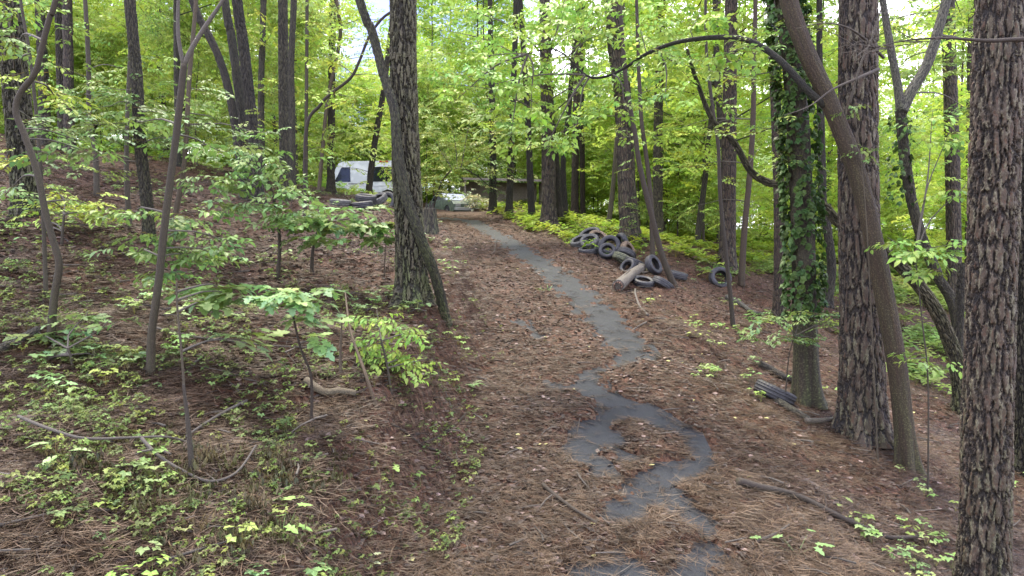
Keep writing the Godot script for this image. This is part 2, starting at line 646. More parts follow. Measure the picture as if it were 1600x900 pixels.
# ---------------------------------------------------------------- trees
# path: world points, the first on the ground. Grows on to rise metres above the ground past the last point.
func tree(called: String, label: String, category: String, path: Array, r0: float, r1: float, bark: int, rise := 14.0, moss := 0.15, tint := Color(1, 1, 1), group := "") -> Node3D:
	var b: Vector3 = path[0]
	var g := height(b.x, -b.z)
	b.y = g - 0.06
	var o := thing(called, label, category, Vector3(b.x, g, b.z), group)
	var pts := [b - o.position]
	var reach := 0.0
	for i in range(1, path.size()):
		pts.append(path[i] - o.position)
	var last: Vector3 = pts[-1]
	var seen: float = (last - pts[0]).length()
	if rise > last.y:
		var dir: Vector3 = (last - pts[-2]).normalized()
		dir = (dir + Vector3.UP * 0.25).normalized()
		pts.append(last + dir * (rise - last.y) * 0.5)
		pts.append(last + (dir * 0.6 + Vector3.UP * 0.4).normalized() * (rise - last.y))
		var whole: float = seen + rise - last.y
		r1 = maxf(r0 + (r1 - r0) * minf(whole / maxf(seen, 0.1), 3.0), r0 * 0.3)
	var near := -b.z < 16.0
	var sides := (160 if near else 56) if r0 > 0.12 else (40 if near and r0 > 0.08 else (20 if r0 > 0.05 else 10))
	if -b.z > 26.0:
		sides = mini(sides, 22)
	var step := (0.03 if near else 0.08) if r0 > 0.12 else (0.06 if near else 0.2)
	var rough := minf([0.034, 0.045, 0.016][bark], r0 * [0.2, 0.22, 0.2][bark])
	var dark := Color(tint.r * 0.49, tint.g * 0.455, tint.b * 0.37)
	part("trunk", tube(pts, r0, r1, sides, step, rough, r0 * (0.5 if r0 > 0.1 else 0.2), dark, moss, b.x * 3.1, bark, seen + 1.0), BARK[bark], o)
	o.set_meta("axis", pts)
	return o

func limb(o: Node3D, path: Array, r0: float, r1: float, bark: int, called := "branch", moss := 0.1, tint := Color(1, 1, 1)) -> MeshInstance3D:
	var pts := []
	for p in path:
		pts.append(p - o.position)
	if called == "branch" and r0 >= 0.05:
		o.set_meta("axis", pts)
	return part(called, tube(pts, r0, r1, 12 if r0 > 0.04 else 7, 0.08, minf(0.008, r0 * 0.2), 0.0, tint, moss, r0 * 100.0), BARK[bark], o)

# leaf pads: [world centre, radius, count]; joined to the trunk by thin branches
func pads(o: Node3D, list: Array, kind: String, base: Color, size := 1.0, spread := 0.3, stems := true, flat := 0.3) -> void:
	var xf := []
	var cols := []
	var axis: Array = o.get_meta("axis") if o.has_meta("axis") else [Vector3.ZERO, Vector3(0, 1, 0)]
	var line := curve_points(axis, 40)
	for q in list:
		var c: Vector3 = q[0] - o.position
		var r: float = q[1] * 1.15
		if stems:
			var best := line[0]
			var bd := 1e9
			for p in line:
				var dd := (p - c).length() + (0.0 if p.y < c.y + 0.1 else 0.8)
				if dd < bd and p.y > 0.12:
					bd = dd
					best = p
			if bd > 0.1:
				var mid := (best + c) * 0.5 + Vector3(rng.randf_range(-0.1, 0.1), bd * 0.06, rng.randf_range(-0.1, 0.1))
				var tip := c + (c - best).normalized() * r * 0.5
				var rr := clampf(0.006 + 0.007 * bd, 0.006, 0.03)
				part("branch", tube([best, mid, c, tip], rr, 0.003, 6, 0.12, 0.0, 0.0), BARK[2], o)
		for i in int(q[2] * 1.6):
			var d := Vector3(rng.randfn() * 0.5, rng.randfn() * flat * 0.5, rng.randfn() * 0.5).limit_length(1.2)
			xf.append(spray_xf(c + d * r, size * 0.88 * rng.randf_range(0.75, 1.2)))
			cols.append(leafy(base, spread))
	if xf.size():
		scatter("crown", SP[kind], M.leaf_near, xf, cols, o)

func _ready() -> void:
	rng.seed = 7
	# ------------------------------------------------ camera, sky, sun, exposure
	var cam := Camera3D.new()
	cam.name = "camera"
	cam.fov = 45.73
	cam.far = 900.0
	cam.near = 0.1
	cam.position = Vector3(0, 3, 0)
	cam.rotation_degrees = Vector3(-2.7, 0, 0)
	add_child(cam)
	cam.current = true
	var env := Environment.new()
	env.background_mode = Environment.BG_SKY
	var sky := Sky.new()
	var sm := ProceduralSkyMaterial.new()
	sm.sky_top_color = Color(0.36, 0.41, 0.66)
	sm.sky_horizon_color = Color(0.58, 0.63, 0.78)
	sm.sky_curve = 0.2
	sm.ground_bottom_color = Color(0.30, 0.26, 0.2)
	sm.ground_horizon_color = Color(0.6, 0.6, 0.5)
	sm.sun_angle_max = 30.0
	sm.sky_cover = clouds()
	sm.sky_cover_modulate = Color(1.0, 0.98, 0.95)
	sky.sky_material = sm
	env.sky = sky
	env.background_energy_multiplier = 1.0
	env.tonemap_mode = Environment.TONE_MAPPER_LINEAR
	env.tonemap_exposure = 6.0
	env.sdfgi_enabled = true
	env.ssao_enabled = true
	env.ssil_enabled = true
	var we := WorldEnvironment.new()
	we.name = "world_environment"
	we.environment = env
	add_child(we)
	var sun := DirectionalLight3D.new()
	sun.name = "sun"
	sun.light_color = Color(1.0, 0.96, 0.88)
	sun.light_energy = 0.5
	sun.light_angular_distance = 14.0
	sun.shadow_enabled = true
	sun.rotation_degrees = Vector3(-66, 205, 0)
	add_child(sun)

	# ------------------------------------------------ noises and materials
	n_big.seed = 3; n_big.frequency = 0.22; n_big.fractal_octaves = 3
	n_mid.seed = 4; n_mid.frequency = 0.9; n_mid.fractal_octaves = 3
	n_fine.seed = 5; n_fine.frequency = 0.9; n_fine.fractal_octaves = 3
	n_bark.seed = 6
	n_bark.frequency = 0.55
	n_bark.noise_type = FastNoiseLite.TYPE_CELLULAR
	n_bark.cellular_return_type = FastNoiseLite.RETURN_DISTANCE2_SUB
	for k in 3:
		BARK.append(bark_material(k))
	M.litter = litter_material()
	M.asphalt = asphalt_material()
	M.leaf_near = leaf_material("soft leaf", 0.52, 0.8)
	M.leaf_far = leaf_material("thin leaf", 0.55, 1.0)
	M.dry = leaf_material("dry leaf", 0.6, 0.15)
	M.needle = leaf_material("dry needle", 0.5, 0.05)
	SP = {
		"broad": spray(13, 0.46, 0.105, 0.06, 1, 1), "broad_b": spray(11, 0.40, 0.13, 0.072, 1, 2, 0.4), "lobed": spray(6, 0.34, 0.16, 0.1, 2, 3, 0.3),
		"small": spray(15, 0.42, 0.075, 0.042, 1, 4), "bush": spray(9, 0.3, 0.10, 0.055, 1, 9, 0.5),
		"far_a": spray(18, 0.80, 0.17, 0.10, 0, 5, 0.35), "far_b": spray(20, 0.9, 0.15, 0.09, 0, 6, 0.5),
	}
	build_ground()
	build_near_trees()
	build_far_trees()
	build_vehicles()
	build_tyres()
	build_deadwood()
	build_plants()
	build_litter()

func clouds() -> ImageTexture:      # broken white cloud over blue
	var w := 512
	var h := 256
	var n := FastNoiseLite.new()
	n.seed = 12
	n.frequency = 1.6
	n.fractal_octaves = 5
	var data := PackedByteArray()
	data.resize(w * h * 4)
	for y in h:
		var el := PI * (0.5 - (y + 0.5) / h)
		for x in w:
			var az := TAU * (x + 0.5) / w
			var v := Vector3(cos(el) * cos(az), sin(el) * 1.6, cos(el) * sin(az))
			var a := smoothstep(-0.16, 0.14, n.get_noise_3dv(v) + 0.25 * (1.0 - smoothstep(0.0, 0.25, el)))
			var k := (y * w + x) * 4
			data[k] = 232
			data[k + 1] = 230
			data[k + 2] = 218
			data[k + 3] = int(255.0 * a)
	return ImageTexture.create_from_image(Image.create_from_data(w, h, false, Image.FORMAT_RGBA8, data))

# ---------------------------------------------------------------- ground and road
func build_ground() -> void:
	var px := [Vector3(-1.92, 31.69, 0.48), Vector3(-0.23, 24.07, 0.45), Vector3(0.73, 19.43, 0.46), Vector3(1.27, 16.95, 0.44), Vector3(1.63, 15.05, 0.42), Vector3(1.84, 13.52, 0.43), Vector3(1.99, 12.08, 0.38), Vector3(2.05, 11.35, 0.21)]
	var chains := [px,
		[Vector3(1.96, 11.21, 0.15), Vector3(1.56, 10.67, 0.16), Vector3(1.17, 10.28, 0.15), Vector3(1.14, 10.02, 0.17), Vector3(1.41, 9.31, 0.24), Vector3(1.76, 9.09, 0.21), Vector3(1.99, 8.57, 0.18), Vector3(2.18, 8.08, 0.17), Vector3(2.16, 7.68, 0.14), Vector3(1.77, 7.46, 0.13), Vector3(1.51, 7.15, 0.18), Vector3(1.34, 6.87, 0.15), Vector3(1.07, 6.55, 0.17), Vector3(0.91, 6.24, 0.14), Vector3(0.81, 5.92, 0.14), Vector3(0.77, 5.64, 0.16)],
		[Vector3(1.38, 9.13, 0.12), Vector3(1.10, 8.57, 0.19), Vector3(0.89, 8.26, 0.15), Vector3(0.86, 7.92, 0.16), Vector3(0.96, 7.52, 0.11), Vector3(1.06, 7.36, 0.06)],
		[Vector3(1.09, 8.49, 0.17), Vector3(1.24, 8.06, 0.17), Vector3(1.34, 7.78, 0.10)],
		[Vector3(1.38, 6.91, 0.11), Vector3(1.63, 6.71, 0.13), Vector3(1.76, 6.47, 0.13), Vector3(1.86, 6.33, 0.09)],
		[Vector3(1.02, 5.78, 0.10), Vector3(1.08, 5.62, 0.15)],
		[Vector3(1.39, 5.94, 0.10), Vector3(1.68, 5.94, 0.11), Vector3(1.54, 5.64, 0.14)],
		[Vector3(0.19, 13.29, 0.09), Vector3(0.45, 12.46, 0.08)], [Vector3(0.55, 10.02, 0.08), Vector3(0.75, 9.92, 0.07)], [Vector3(-3.39, 33.02, 0.43), Vector3(-1.92, 31.69, 0.48)],
	]
	for ch in chains:
		for i in ch.size() - 1:
			caps.append([ch[i], ch[i + 1]])
	mounds = [Vector3(1.83, 10.47, 0.54), Vector3(1.70, 8.16, 0.46), Vector3(1.36, 6.20, 0.35), Vector3(3.88, 12.49, 0.70), Vector3(0.59, 6.20, 0.41), Vector3(0.26, 9.13, 0.60)]
	for i in mounds.size():
		mounds[i].z = clampf(mounds[i].z, 0.2, 0.5)
	# rows by distance, columns by offset from the road
	var ds := PackedFloat32Array()
	var d := -60.0
	while d < 420.0:
		ds.append(d)
		if d < 1.0:
			d += clampf((1.5 - d) * 0.25, 0.4, 12.0)
		elif d < 50.0:
			d += maxf(0.035, d * 0.0085)
		else:
			d += (d - 44.0) * 0.1
	var offs := PackedFloat32Array()
	var o := 0.0
	while o < 260.0:
		offs.append(o)
		if o < 2.2:
			o += 0.038
		elif o < 7.0:
			o += 0.08
		else:
			o += (o - 6.0) * 0.09
	var xs := PackedFloat32Array()
	for i in range(offs.size() - 1, 0, -1):
		xs.append(-offs[i])
	xs.append_array(offs)
	var pos := PackedVector3Array()
	var uv := PackedVector2Array()
	var col := PackedColorArray()
	for dd in ds:
		var c0 := tab(XR, dd)
		for q in xs:
			var x := c0 + q
			var y := height(x, dd)
			pos.append(Vector3(x, y, -dd))
			uv.append(Vector2(x, -dd) * 0.42)
			var k := 1.0 + 0.32 * n_big.get_noise_2d(x * 1.7 + 40.0, dd * 1.7) + 0.3 * n_mid.get_noise_2d(x * 1.5, dd * 1.5 + 90.0)
			var red := smoothstep(-0.3, 0.35, n_big.get_noise_2d(x, dd + 200.0) + 0.25 * (1.0 - smoothstep(8.0, 18.0, dd)))
			var cc := Color(0.375, 0.35, 0.30).lerp(Color(0.375, 0.315, 0.24), red) * k
			col.append(cc)
	top("ground", grid_mesh(pos, ds.size(), xs.size(), uv, col), M.litter, "structure")
	# the asphalt lies under the litter and shows where it has been washed bare
	pos = PackedVector3Array()
	uv = PackedVector2Array()
	col = PackedColorArray()
	var rows := 0
	d = -6.0
	while d < 47.0:
		var c0 := tab(XR, d)
		for i in 29:
			var x := c0 - 1.4 + 0.1 * i
			pos.append(Vector3(x, slope_h(x, d) - 0.006 + 0.004 * n_fine.get_noise_2d(x * 2.0, d * 2.0), -d))
			uv.append(Vector2(x, -d) * 0.8)
			var k := 1.0 + 0.5 * n_mid.get_noise_2d(x * 1.2 + 7.0, d * 0.8) + 0.35 * n_fine.get_noise_2d(x * 3.0 + 7.0, d * 2.0)
			var film := smoothstep(0.0, 0.4, n_mid.get_noise_2d(x * 2.4 - 17.0, d * 1.6) + 0.3 * n_fine.get_noise_2d(x * 9.0, d * 9.0))
			col.append(Color(k, k, k * 1.02).lerp(Color(1.5, 1.2, 0.95) * k, film * 0.12))
		rows += 1
		d += maxf(0.08, d * 0.012)
	top("road", grid_mesh(pos, rows, 29, uv, col), M.asphalt, "structure")

const PALE := Color(0.17, 0.265, 0.08)
const MID := Color(0.23, 0.36, 0.075)
const YEL := Color(0.43, 0.58, 0.10)
const DEEP := Color(0.10, 0.19, 0.05)

func build_near_trees() -> void:
	var o: Node3D
	var grey := Color(0.95, 0.95, 0.9)
	# ---- left of the drive
	o = tree("hardwood_tree", "thick furrowed grey trunk on the leafy slope behind the crooked thin stem, far left", "tree", [Vector3(-7.71, 3.54, -10.98), Vector3(-7.82, 4.73, -10.98), Vector3(-7.89, 6.04, -10.98), Vector3(-7.94, 7.03, -10.98)], 0.190, 0.159, 1, 16.0, 0.35, grey)
	pads(o, [[Vector3(-6.78, 6.36, -9.50), 0.53, 12], [Vector3(-6.92, 5.97, -9.50), 0.45, 9], [Vector3(-7.25, 6.81, -10.50), 0.39, 6]], "broad", MID)
	o = tree("sapling", "crooked dark sapling that bends before the thick grey trunk at far left", "sapling", [Vector3(-4.44, 2.14, -6.53), Vector3(-4.39, 2.57, -6.53), Vector3(-4.33, 2.91, -6.53), Vector3(-4.38, 3.15, -6.53), Vector3(-4.44, 3.39, -6.53), Vector3(-4.51, 3.79, -6.53), Vector3(-4.61, 4.12, -6.53), Vector3(-4.69, 4.36, -6.53), Vector3(-4.64, 4.54, -6.53), Vector3(-4.50, 4.72, -6.53), Vector3(-4.42, 4.98, -6.53), Vector3(-4.34, 5.25, -6.53), Vector3(-4.28, 5.40, -6.53)], 0.034, 0.024, 2, 6.0, 0.3, Color(0.8, 0.72, 0.62))
	pads(o, [[Vector3(-4.61, 4.23, -7.20), 0.34, 7], [Vector3(-4.98, 4.40, -7.20), 0.24, 4], [Vector3(-5.11, 5.25, -7.20), 0.20, 4], [Vector3(-4.48, 4.10, -7.20), 0.27, 5], [Vector3(-5.23, 3.73, -7.20), 0.27, 5]], "broad", PALE, 0.85)
	o = tree("sapling", "thin straight grey sapling just right of the crooked one", "sapling", [Vector3(-5.28, 2.53, -7.73), Vector3(-5.29, 3.72, -7.73), Vector3(-5.33, 4.64, -7.73), Vector3(-5.39, 5.35, -7.73), Vector3(-5.46, 5.84, -7.73)], 0.022, 0.014, 2, 8.0, 0.1, grey)
	pads(o, [[Vector3(-5.92, 4.20, -8.60), 0.32, 5], [Vector3(-5.66, 4.91, -8.60), 0.40, 6], [Vector3(-6.04, 5.22, -8.60), 0.32, 5], [Vector3(-5.62, 3.56, -8.60), 0.36, 6], [Vector3(-5.30, 3.64, -8.60), 0.32, 5]], "broad", YEL * 0.75, 0.9)
	o = tree("hardwood_tree", "dark straight trunk in the back, first right of the thick grey trunk", "tree", [Vector3(-18.01, 7.19, -26.63), Vector3(-18.04, 10.12, -26.63), Vector3(-18.08, 12.78, -26.63)], 0.200, 0.162, 1, 18.0, 0.1, Color(0.7, 0.65, 0.6))
	o = tree("hardwood_tree", "dark trunk of a close pair on the left slope, the thicker one", "tree", [Vector3(-16.76, 6.91, -25.75), Vector3(-16.76, 9.89, -25.75), Vector3(-16.77, 12.46, -25.75)], 0.181, 0.145, 1, 18.0, 0.1, Color(0.62, 0.58, 0.54))
	o = tree("hardwood_tree", "dark trunk of a close pair on the left slope, the thinner one", "tree", [Vector3(-17.59, 7.23, -27.51), Vector3(-17.55, 10.36, -27.51), Vector3(-17.54, 13.10, -27.51)], 0.129, 0.103, 1, 18.0, 0.1, Color(0.62, 0.58, 0.54))
	o = tree("sapling", "slim stem kinked above its foot, right of the dark close pair on the left slope", "sapling", [Vector3(-9.01, 4.38, -14.90), Vector3(-9.02, 5.28, -14.90), Vector3(-9.13, 5.76, -14.90), Vector3(-9.11, 6.85, -14.90), Vector3(-9.12, 7.80, -14.90), Vector3(-9.14, 8.47, -14.90)], 0.056, 0.042, 2, 12.0, 0.1)
	pads(o, [[Vector3(-8.73, 6.35, -14.50), 0.82, 10], [Vector3(-9.25, 6.88, -14.50), 0.75, 8], [Vector3(-8.17, 6.94, -14.50), 0.75, 8], [Vector3(-9.09, 7.80, -14.50), 0.68, 7]], "broad_b", MID)
	o = tree("sapling", "very thin brown stem on the left slope close beside the curved ivy-dotted trunk", "sapling", [Vector3(-6.84, 3.62, -12.24), Vector3(-6.86, 4.48, -12.24), Vector3(-6.82, 5.49, -12.24), Vector3(-6.76, 6.39, -12.24)], 0.046, 0.029, 2, 6.0, 0.1)
	o = tree("hardwood_tree", "slender trunk with small leaves up its bark, gently curved, standing on the left slope", "tree", [Vector3(-5.70, 3.18, -10.78), Vector3(-5.74, 3.90, -10.78), Vector3(-5.82, 4.80, -10.78), Vector3(-5.85, 5.88, -10.78), Vector3(-5.92, 6.96, -10.78)], 0.091, 0.076, 1, 14.0, 0.3, Color(0.75, 0.7, 0.6))
	pads(o, [[Vector3(-6.25, 6.95, -11.60), 0.28, 9], [Vector3(-6.19, 6.31, -11.60), 0.24, 7], [Vector3(-6.21, 5.68, -11.60), 0.24, 7]], "small", DEEP, 0.7, 0.3, false)
	pads(o, [[Vector3(-6.39, 5.01, -10.60), 0.65, 12], [Vector3(-5.98, 5.54, -10.60), 0.60, 10], [Vector3(-5.50, 5.21, -10.60), 0.60, 10], [Vector3(-6.71, 4.38, -10.60), 0.50, 8], [Vector3(-5.86, 4.82, -10.60), 0.60, 10], [Vector3(-6.14, 5.30, -10.60), 0.60, 9], [Vector3(-5.27, 4.82, -10.60), 0.50, 8]], "broad", PALE, 1.0)
	o = tree("sapling", "sapling forking high into two leaning arms, its foot in the leaf litter on the left", "sapling", [Vector3(-3.38, 1.91, -6.34), Vector3(-3.36, 2.25, -6.34), Vector3(-3.31, 2.58, -6.34), Vector3(-3.27, 2.85, -6.34), Vector3(-3.22, 3.23, -6.34), Vector3(-3.16, 3.65, -6.34), Vector3(-3.10, 4.03, -6.34), Vector3(-3.04, 4.46, -6.34), Vector3(-3.00, 4.75, -6.34)], 0.036, 0.030, 2, 0.0, 0.2, Color(0.75, 0.68, 0.58))
	limb(o, [Vector3(-3.23, 4.88, -6.83), Vector3(-3.17, 5.01, -6.83), Vector3(-3.03, 5.23, -6.83), Vector3(-2.91, 5.40, -6.83), Vector3(-2.80, 5.56, -6.83)], 0.03, 0.02, 2)
	limb(o, [Vector3(-3.24, 4.88, -6.83), Vector3(-3.28, 5.14, -6.83), Vector3(-3.28, 5.39, -6.83), Vector3(-3.26, 5.69, -6.83)], 0.025, 0.018, 2)
	pads(o, [[Vector3(-3.60, 3.06, -6.80), 0.27, 9], [Vector3(-3.40, 3.25, -6.80), 0.25, 8], [Vector3(-3.25, 3.00, -6.80), 0.29, 9], [Vector3(-2.99, 3.03, -6.80), 0.27, 8], [Vector3(-3.47, 2.84, -6.80), 0.25, 7], [Vector3(-2.86, 3.16, -6.80), 0.22, 6], [Vector3(-3.71, 3.44, -6.80), 0.19, 5], [Vector3(-3.18, 3.35, -6.80), 0.25, 7], [Vector3(-3.63, 4.32, -6.80), 0.29, 5], [Vector3(-2.97, 4.07, -6.80), 0.32, 6]], "broad_b", PALE, 0.72, 0.25, true, 0.2)
	o = tree("sapling", "pale thin stem leaning a little, just right of the forked sapling", "sapling", [Vector3(-5.42, 3.15, -10.88), Vector3(-5.33, 3.71, -10.88), Vector3(-5.23, 4.16, -10.88), Vector3(-5.15, 4.76, -10.88), Vector3(-5.07, 5.81, -10.88), Vector3(-4.94, 7.00, -10.88)], 0.041, 0.031, 2, 9.0, 0.0, Color(1.5, 1.4, 1.25))
	pads(o, [[Vector3(-5.24, 5.09, -11.30), 0.58, 9], [Vector3(-4.82, 5.20, -11.30), 0.58, 8], [Vector3(-4.62, 4.73, -11.30), 0.58, 9], [Vector3(-5.12, 5.71, -11.30), 0.53, 7], [Vector3(-4.25, 5.04, -11.30), 0.53, 8]], "broad", PALE, 0.95)
	o = tree("hardwood_tree", "dark slanting trunk behind the big bush, crossing behind the forked sapling's arms", "tree", [Vector3(-6.59, 4.29, -16.98), Vector3(-6.81, 6.14, -16.98), Vector3(-6.96, 7.08, -16.98), Vector3(-7.21, 7.93, -16.98), Vector3(-7.54, 8.62, -16.98), Vector3(-7.81, 9.24, -16.98)], 0.103, 0.088, 1, 13.0, 0.1, Color(0.6, 0.55, 0.5))
	o = tree("hardwood_tree", "grey trunk of a tight dark pair behind the big bush, its left one", "tree", [Vector3(-6.76, 4.39, -17.50), Vector3(-6.86, 6.48, -17.50), Vector3(-7.07, 8.48, -17.50), Vector3(-7.23, 9.43, -17.50)], 0.115, 0.098, 1, 16.0, 0.2, Color(0.8, 0.8, 0.75))
	o = tree("hardwood_tree", "black trunk of a tight dark pair behind the big bush, its thicker right one", "tree", [Vector3(-6.28, 4.24, -17.00), Vector3(-6.42, 6.38, -17.00), Vector3(-6.60, 8.32, -17.00), Vector3(-6.72, 9.24, -17.00)], 0.143, 0.119, 1, 16.0, 0.1, Color(0.5, 0.47, 0.44))
	o = tree("hardwood_tree", "thin grey trunk left of the twin trunks, far behind the big bush", "tree", [Vector3(-8.72, 5.46, -24.00), Vector3(-8.71, 8.54, -24.00), Vector3(-8.57, 11.81, -24.00)], 0.112, 0.101, 1, 18.0)
	pads(o, [[Vector3(-8.06, 10.20, -23.00), 1.51, 14], [Vector3(-7.66, 8.73, -23.00), 1.29, 10], [Vector3(-8.54, 7.26, -23.00), 1.29, 10], [Vector3(-8.69, 10.62, -23.00), 1.29, 10]], "broad", YEL, 1.5)
	o = tree("hardwood_tree", "left trunk of straight twin trunks grown from one foot on the slope", "tree", [Vector3(-6.22, 4.47, -18.85), Vector3(-6.23, 7.18, -18.85), Vector3(-6.21, 9.92, -18.85)], 0.141, 0.124, 1, 18.0, 0.25, Color(0.8, 0.78, 0.7))
	o = tree("hardwood_tree", "right trunk of straight twin trunks, thinner and slightly bowed", "tree", [Vector3(-6.78, 4.84, -21.20), Vector3(-6.76, 7.31, -21.20), Vector3(-6.76, 8.86, -21.20), Vector3(-6.65, 10.79, -21.20)], 0.109, 0.089, 1, 18.0, 0.25, Color(0.9, 0.88, 0.8))
	o = tree("sapling", "hair-thin dark stem between the twin trunks and the straight dark trunk", "sapling", [Vector3(-7.21, 5.19, -24.00), Vector3(-7.14, 8.32, -24.00), Vector3(-7.07, 11.81, -24.00)], 0.067, 0.056, 2, 16.0)
	pads(o, [[Vector3(-6.86, 10.51, -24.00), 1.35, 12], [Vector3(-7.11, 8.32, -24.00), 1.35, 10], [Vector3(-6.69, 6.78, -24.00), 1.12, 9]], "broad", YEL, 1.5)
	o = tree("hardwood_tree", "straight dark trunk on the rise in front of the white van", "tree", [Vector3(-7.65, 5.65, -29.00), Vector3(-7.57, 9.70, -29.00), Vector3(-7.47, 13.65, -29.00)], 0.163, 0.136, 1, 20.0, 0.1, Color(0.6, 0.52, 0.48))
	o = tree("sapling", "pale slanting stem crossing the dark trunk beside the van", "sapling", [Vector3(-7.32, 5.37, -26.00), Vector3(-7.12, 7.33, -26.00), Vector3(-6.91, 9.00, -26.00), Vector3(-6.43, 11.25, -26.00), Vector3(-6.55, 12.55, -26.00)], 0.073, 0.061, 2, 16.0, 0.0, Color(1.6, 1.5, 1.4))
	pads(o, [[Vector3(-5.76, 11.14, -26.00), 1.46, 10], [Vector3(-6.13, 9.48, -26.00), 1.22, 8], [Vector3(-5.42, 8.65, -26.00), 1.22, 8], [Vector3(-6.22, 12.08, -26.00), 1.22, 8], [Vector3(-5.04, 10.43, -26.00), 1.10, 7], [Vector3(-4.79, 11.84, -26.00), 1.10, 7]], "broad", YEL, 1.5)
	o = tree("sapling", "arching dark sapling sweeping up to the right behind the big left trunk", "sapling", [Vector3(-4.53, 3.67, -15.00), Vector3(-4.48, 5.71, -15.00), Vector3(-4.17, 6.26, -15.00), Vector3(-3.93, 6.51, -15.00), Vector3(-3.50, 6.85, -15.00), Vector3(-3.30, 7.22, -15.00), Vector3(-3.08, 7.74, -15.00), Vector3(-2.74, 8.17, -15.00), Vector3(-2.21, 8.44, -15.00)], 0.042, 0.028, 2, 0.0, 0.0, Color(0.6, 0.55, 0.5))
	pads(o, [[Vector3(-3.88, 7.22, -15.00), 0.70, 8], [Vector3(-2.97, 7.69, -15.00), 0.63, 7], [Vector3(-3.54, 6.46, -15.00), 0.56, 6], [Vector3(-2.77, 6.88, -15.00), 0.56, 6]], "broad", YEL * 0.9, 1.1)
	o = tree("hardwood_tree", "leaning dark stem directly before the side of the white van", "tree", [Vector3(-6.30, 5.43, -30.00), Vector3(-6.14, 6.76, -30.00), Vector3(-5.93, 8.19, -30.00), Vector3(-5.61, 9.93, -30.00), Vector3(-5.38, 11.57, -30.00)], 0.141, 0.112, 1, 11.0, 0.1, Color(0.6, 0.52, 0.46))
	pads(o, [[Vector3(-6.68, 8.55, -30.00), 1.12, 9], [Vector3(-5.84, 9.10, -30.00), 1.12, 9], [Vector3(-6.97, 7.45, -30.00), 0.84, 4], [Vector3(-5.57, 7.86, -30.00), 0.84, 4], [Vector3(-7.26, 6.84, -30.00), 0.45, 3], [Vector3(-6.54, 6.17, -30.00), 0.45, 3], [Vector3(-5.42, 6.84, -30.00), 0.39, 3], [Vector3(-7.05, 5.78, -30.00), 0.56, 4], [Vector3(-5.73, 5.78, -30.00), 0.51, 4]], "broad", YEL * 0.9, 1.6)
	o = tree("oak_tree", "big straight trunk with scaly grey-green bark at the left edge of the drive", "tree", [Vector3(-1.45, 2.25, -9.94), Vector3(-1.48, 3.18, -9.94), Vector3(-1.53, 4.38, -9.94), Vector3(-1.56, 5.75, -9.94), Vector3(-1.56, 6.65, -9.94)], 0.205, 0.168, 1, 20.0, 0.5, Color(1.15, 1.15, 1.05))
	o = tree("hardwood_tree", "slim mossy stem leaning across the face of the big left trunk, foot to the right", "tree", [Vector3(-0.98, 1.97, -10.16), Vector3(-1.08, 2.63, -9.81), Vector3(-1.27, 3.25, -9.54), Vector3(-1.48, 3.88, -9.50), Vector3(-1.59, 4.55, -9.54), Vector3(-1.64, 5.03, -9.61), Vector3(-1.81, 5.55, -9.76), Vector3(-2.00, 6.22, -9.86), Vector3(-2.16, 6.62, -9.86)], 0.076, 0.062, 1, 11.0, 0.85, Color(0.7, 0.7, 0.5))
	# ---- bushy saplings of the left slope
	o = tree("sapling", "short leafy sapling with layered leaves in front of the twin trunks", "sapling", [Vector3(-3.54, 2.71, -10.28), Vector3(-3.49, 3.14, -10.28), Vector3(-3.53, 3.67, -10.28), Vector3(-3.64, 4.10, -10.28)], 0.029, 0.019, 2, 0.0, 0.0, Color(0.7, 0.65, 0.55))
	pads(o, [[Vector3(-3.72, 4.39, -10.00), 0.52, 10], [Vector3(-4.01, 4.07, -10.00), 0.52, 10], [Vector3(-3.44, 4.21, -10.00), 0.47, 9], [Vector3(-3.22, 3.93, -10.00), 0.47, 9], [Vector3(-3.78, 3.74, -10.00), 0.49, 9], [Vector3(-4.20, 3.74, -10.00), 0.42, 7], [Vector3(-4.38, 4.07, -10.00), 0.42, 7], [Vector3(-3.86, 4.48, -10.00), 0.42, 7], [Vector3(-3.08, 3.60, -10.00), 0.43, 8], [Vector3(-3.36, 3.51, -10.00), 0.43, 7]], "broad_b", PALE, 0.9, 0.25, true, 0.22)
	o = tree("sapling", "low spreading sapling reaching flat fans of leaves toward the big left trunk", "sapling", [Vector3(-3.18, 2.74, -10.82), Vector3(-3.14, 3.15, -10.82), Vector3(-3.03, 3.50, -10.82)], 0.030, 0.020, 2, 0.0, 0.0, Color(0.7, 0.65, 0.55))
	pads(o, [[Vector3(-2.62, 3.46, -10.00), 0.52, 16], [Vector3(-2.24, 3.42, -10.00), 0.47, 14], [Vector3(-1.96, 3.26, -10.00), 0.32, 9], [Vector3(-2.99, 3.51, -10.00), 0.42, 12], [Vector3(-2.52, 3.65, -10.00), 0.47, 11], [Vector3(-2.81, 3.23, -10.00), 0.37, 9], [Vector3(-1.82, 3.46, -10.00), 0.22, 4]], "lobed", PALE * 1.15, 0.9, 0.22, true, 0.16)
	o = tree("sapling", "knee-high sapling with large pale lobed leaves, in front of a dead bent stick", "sapling", [Vector3(-1.84, 1.60, -6.18), Vector3(-1.83, 1.89, -6.18), Vector3(-1.92, 2.15, -6.18), Vector3(-1.98, 2.42, -6.18), Vector3(-2.00, 2.59, -6.18)], 0.014, 0.009, 2, 0.0, 0.0, Color(0.7, 0.6, 0.5))
	pads(o, [[Vector3(-2.04, 2.66, -6.20), 0.19, 7], [Vector3(-1.83, 2.59, -6.20), 0.16, 5], [Vector3(-2.21, 2.62, -6.20), 0.13, 4], [Vector3(-1.89, 2.42, -6.20), 0.15, 4], [Vector3(-1.81, 2.24, -6.20), 0.09, 2], [Vector3(-1.75, 2.68, -6.20), 0.12, 3]], "lobed", PALE * 1.2, 0.8, 0.2, true, 0.12)
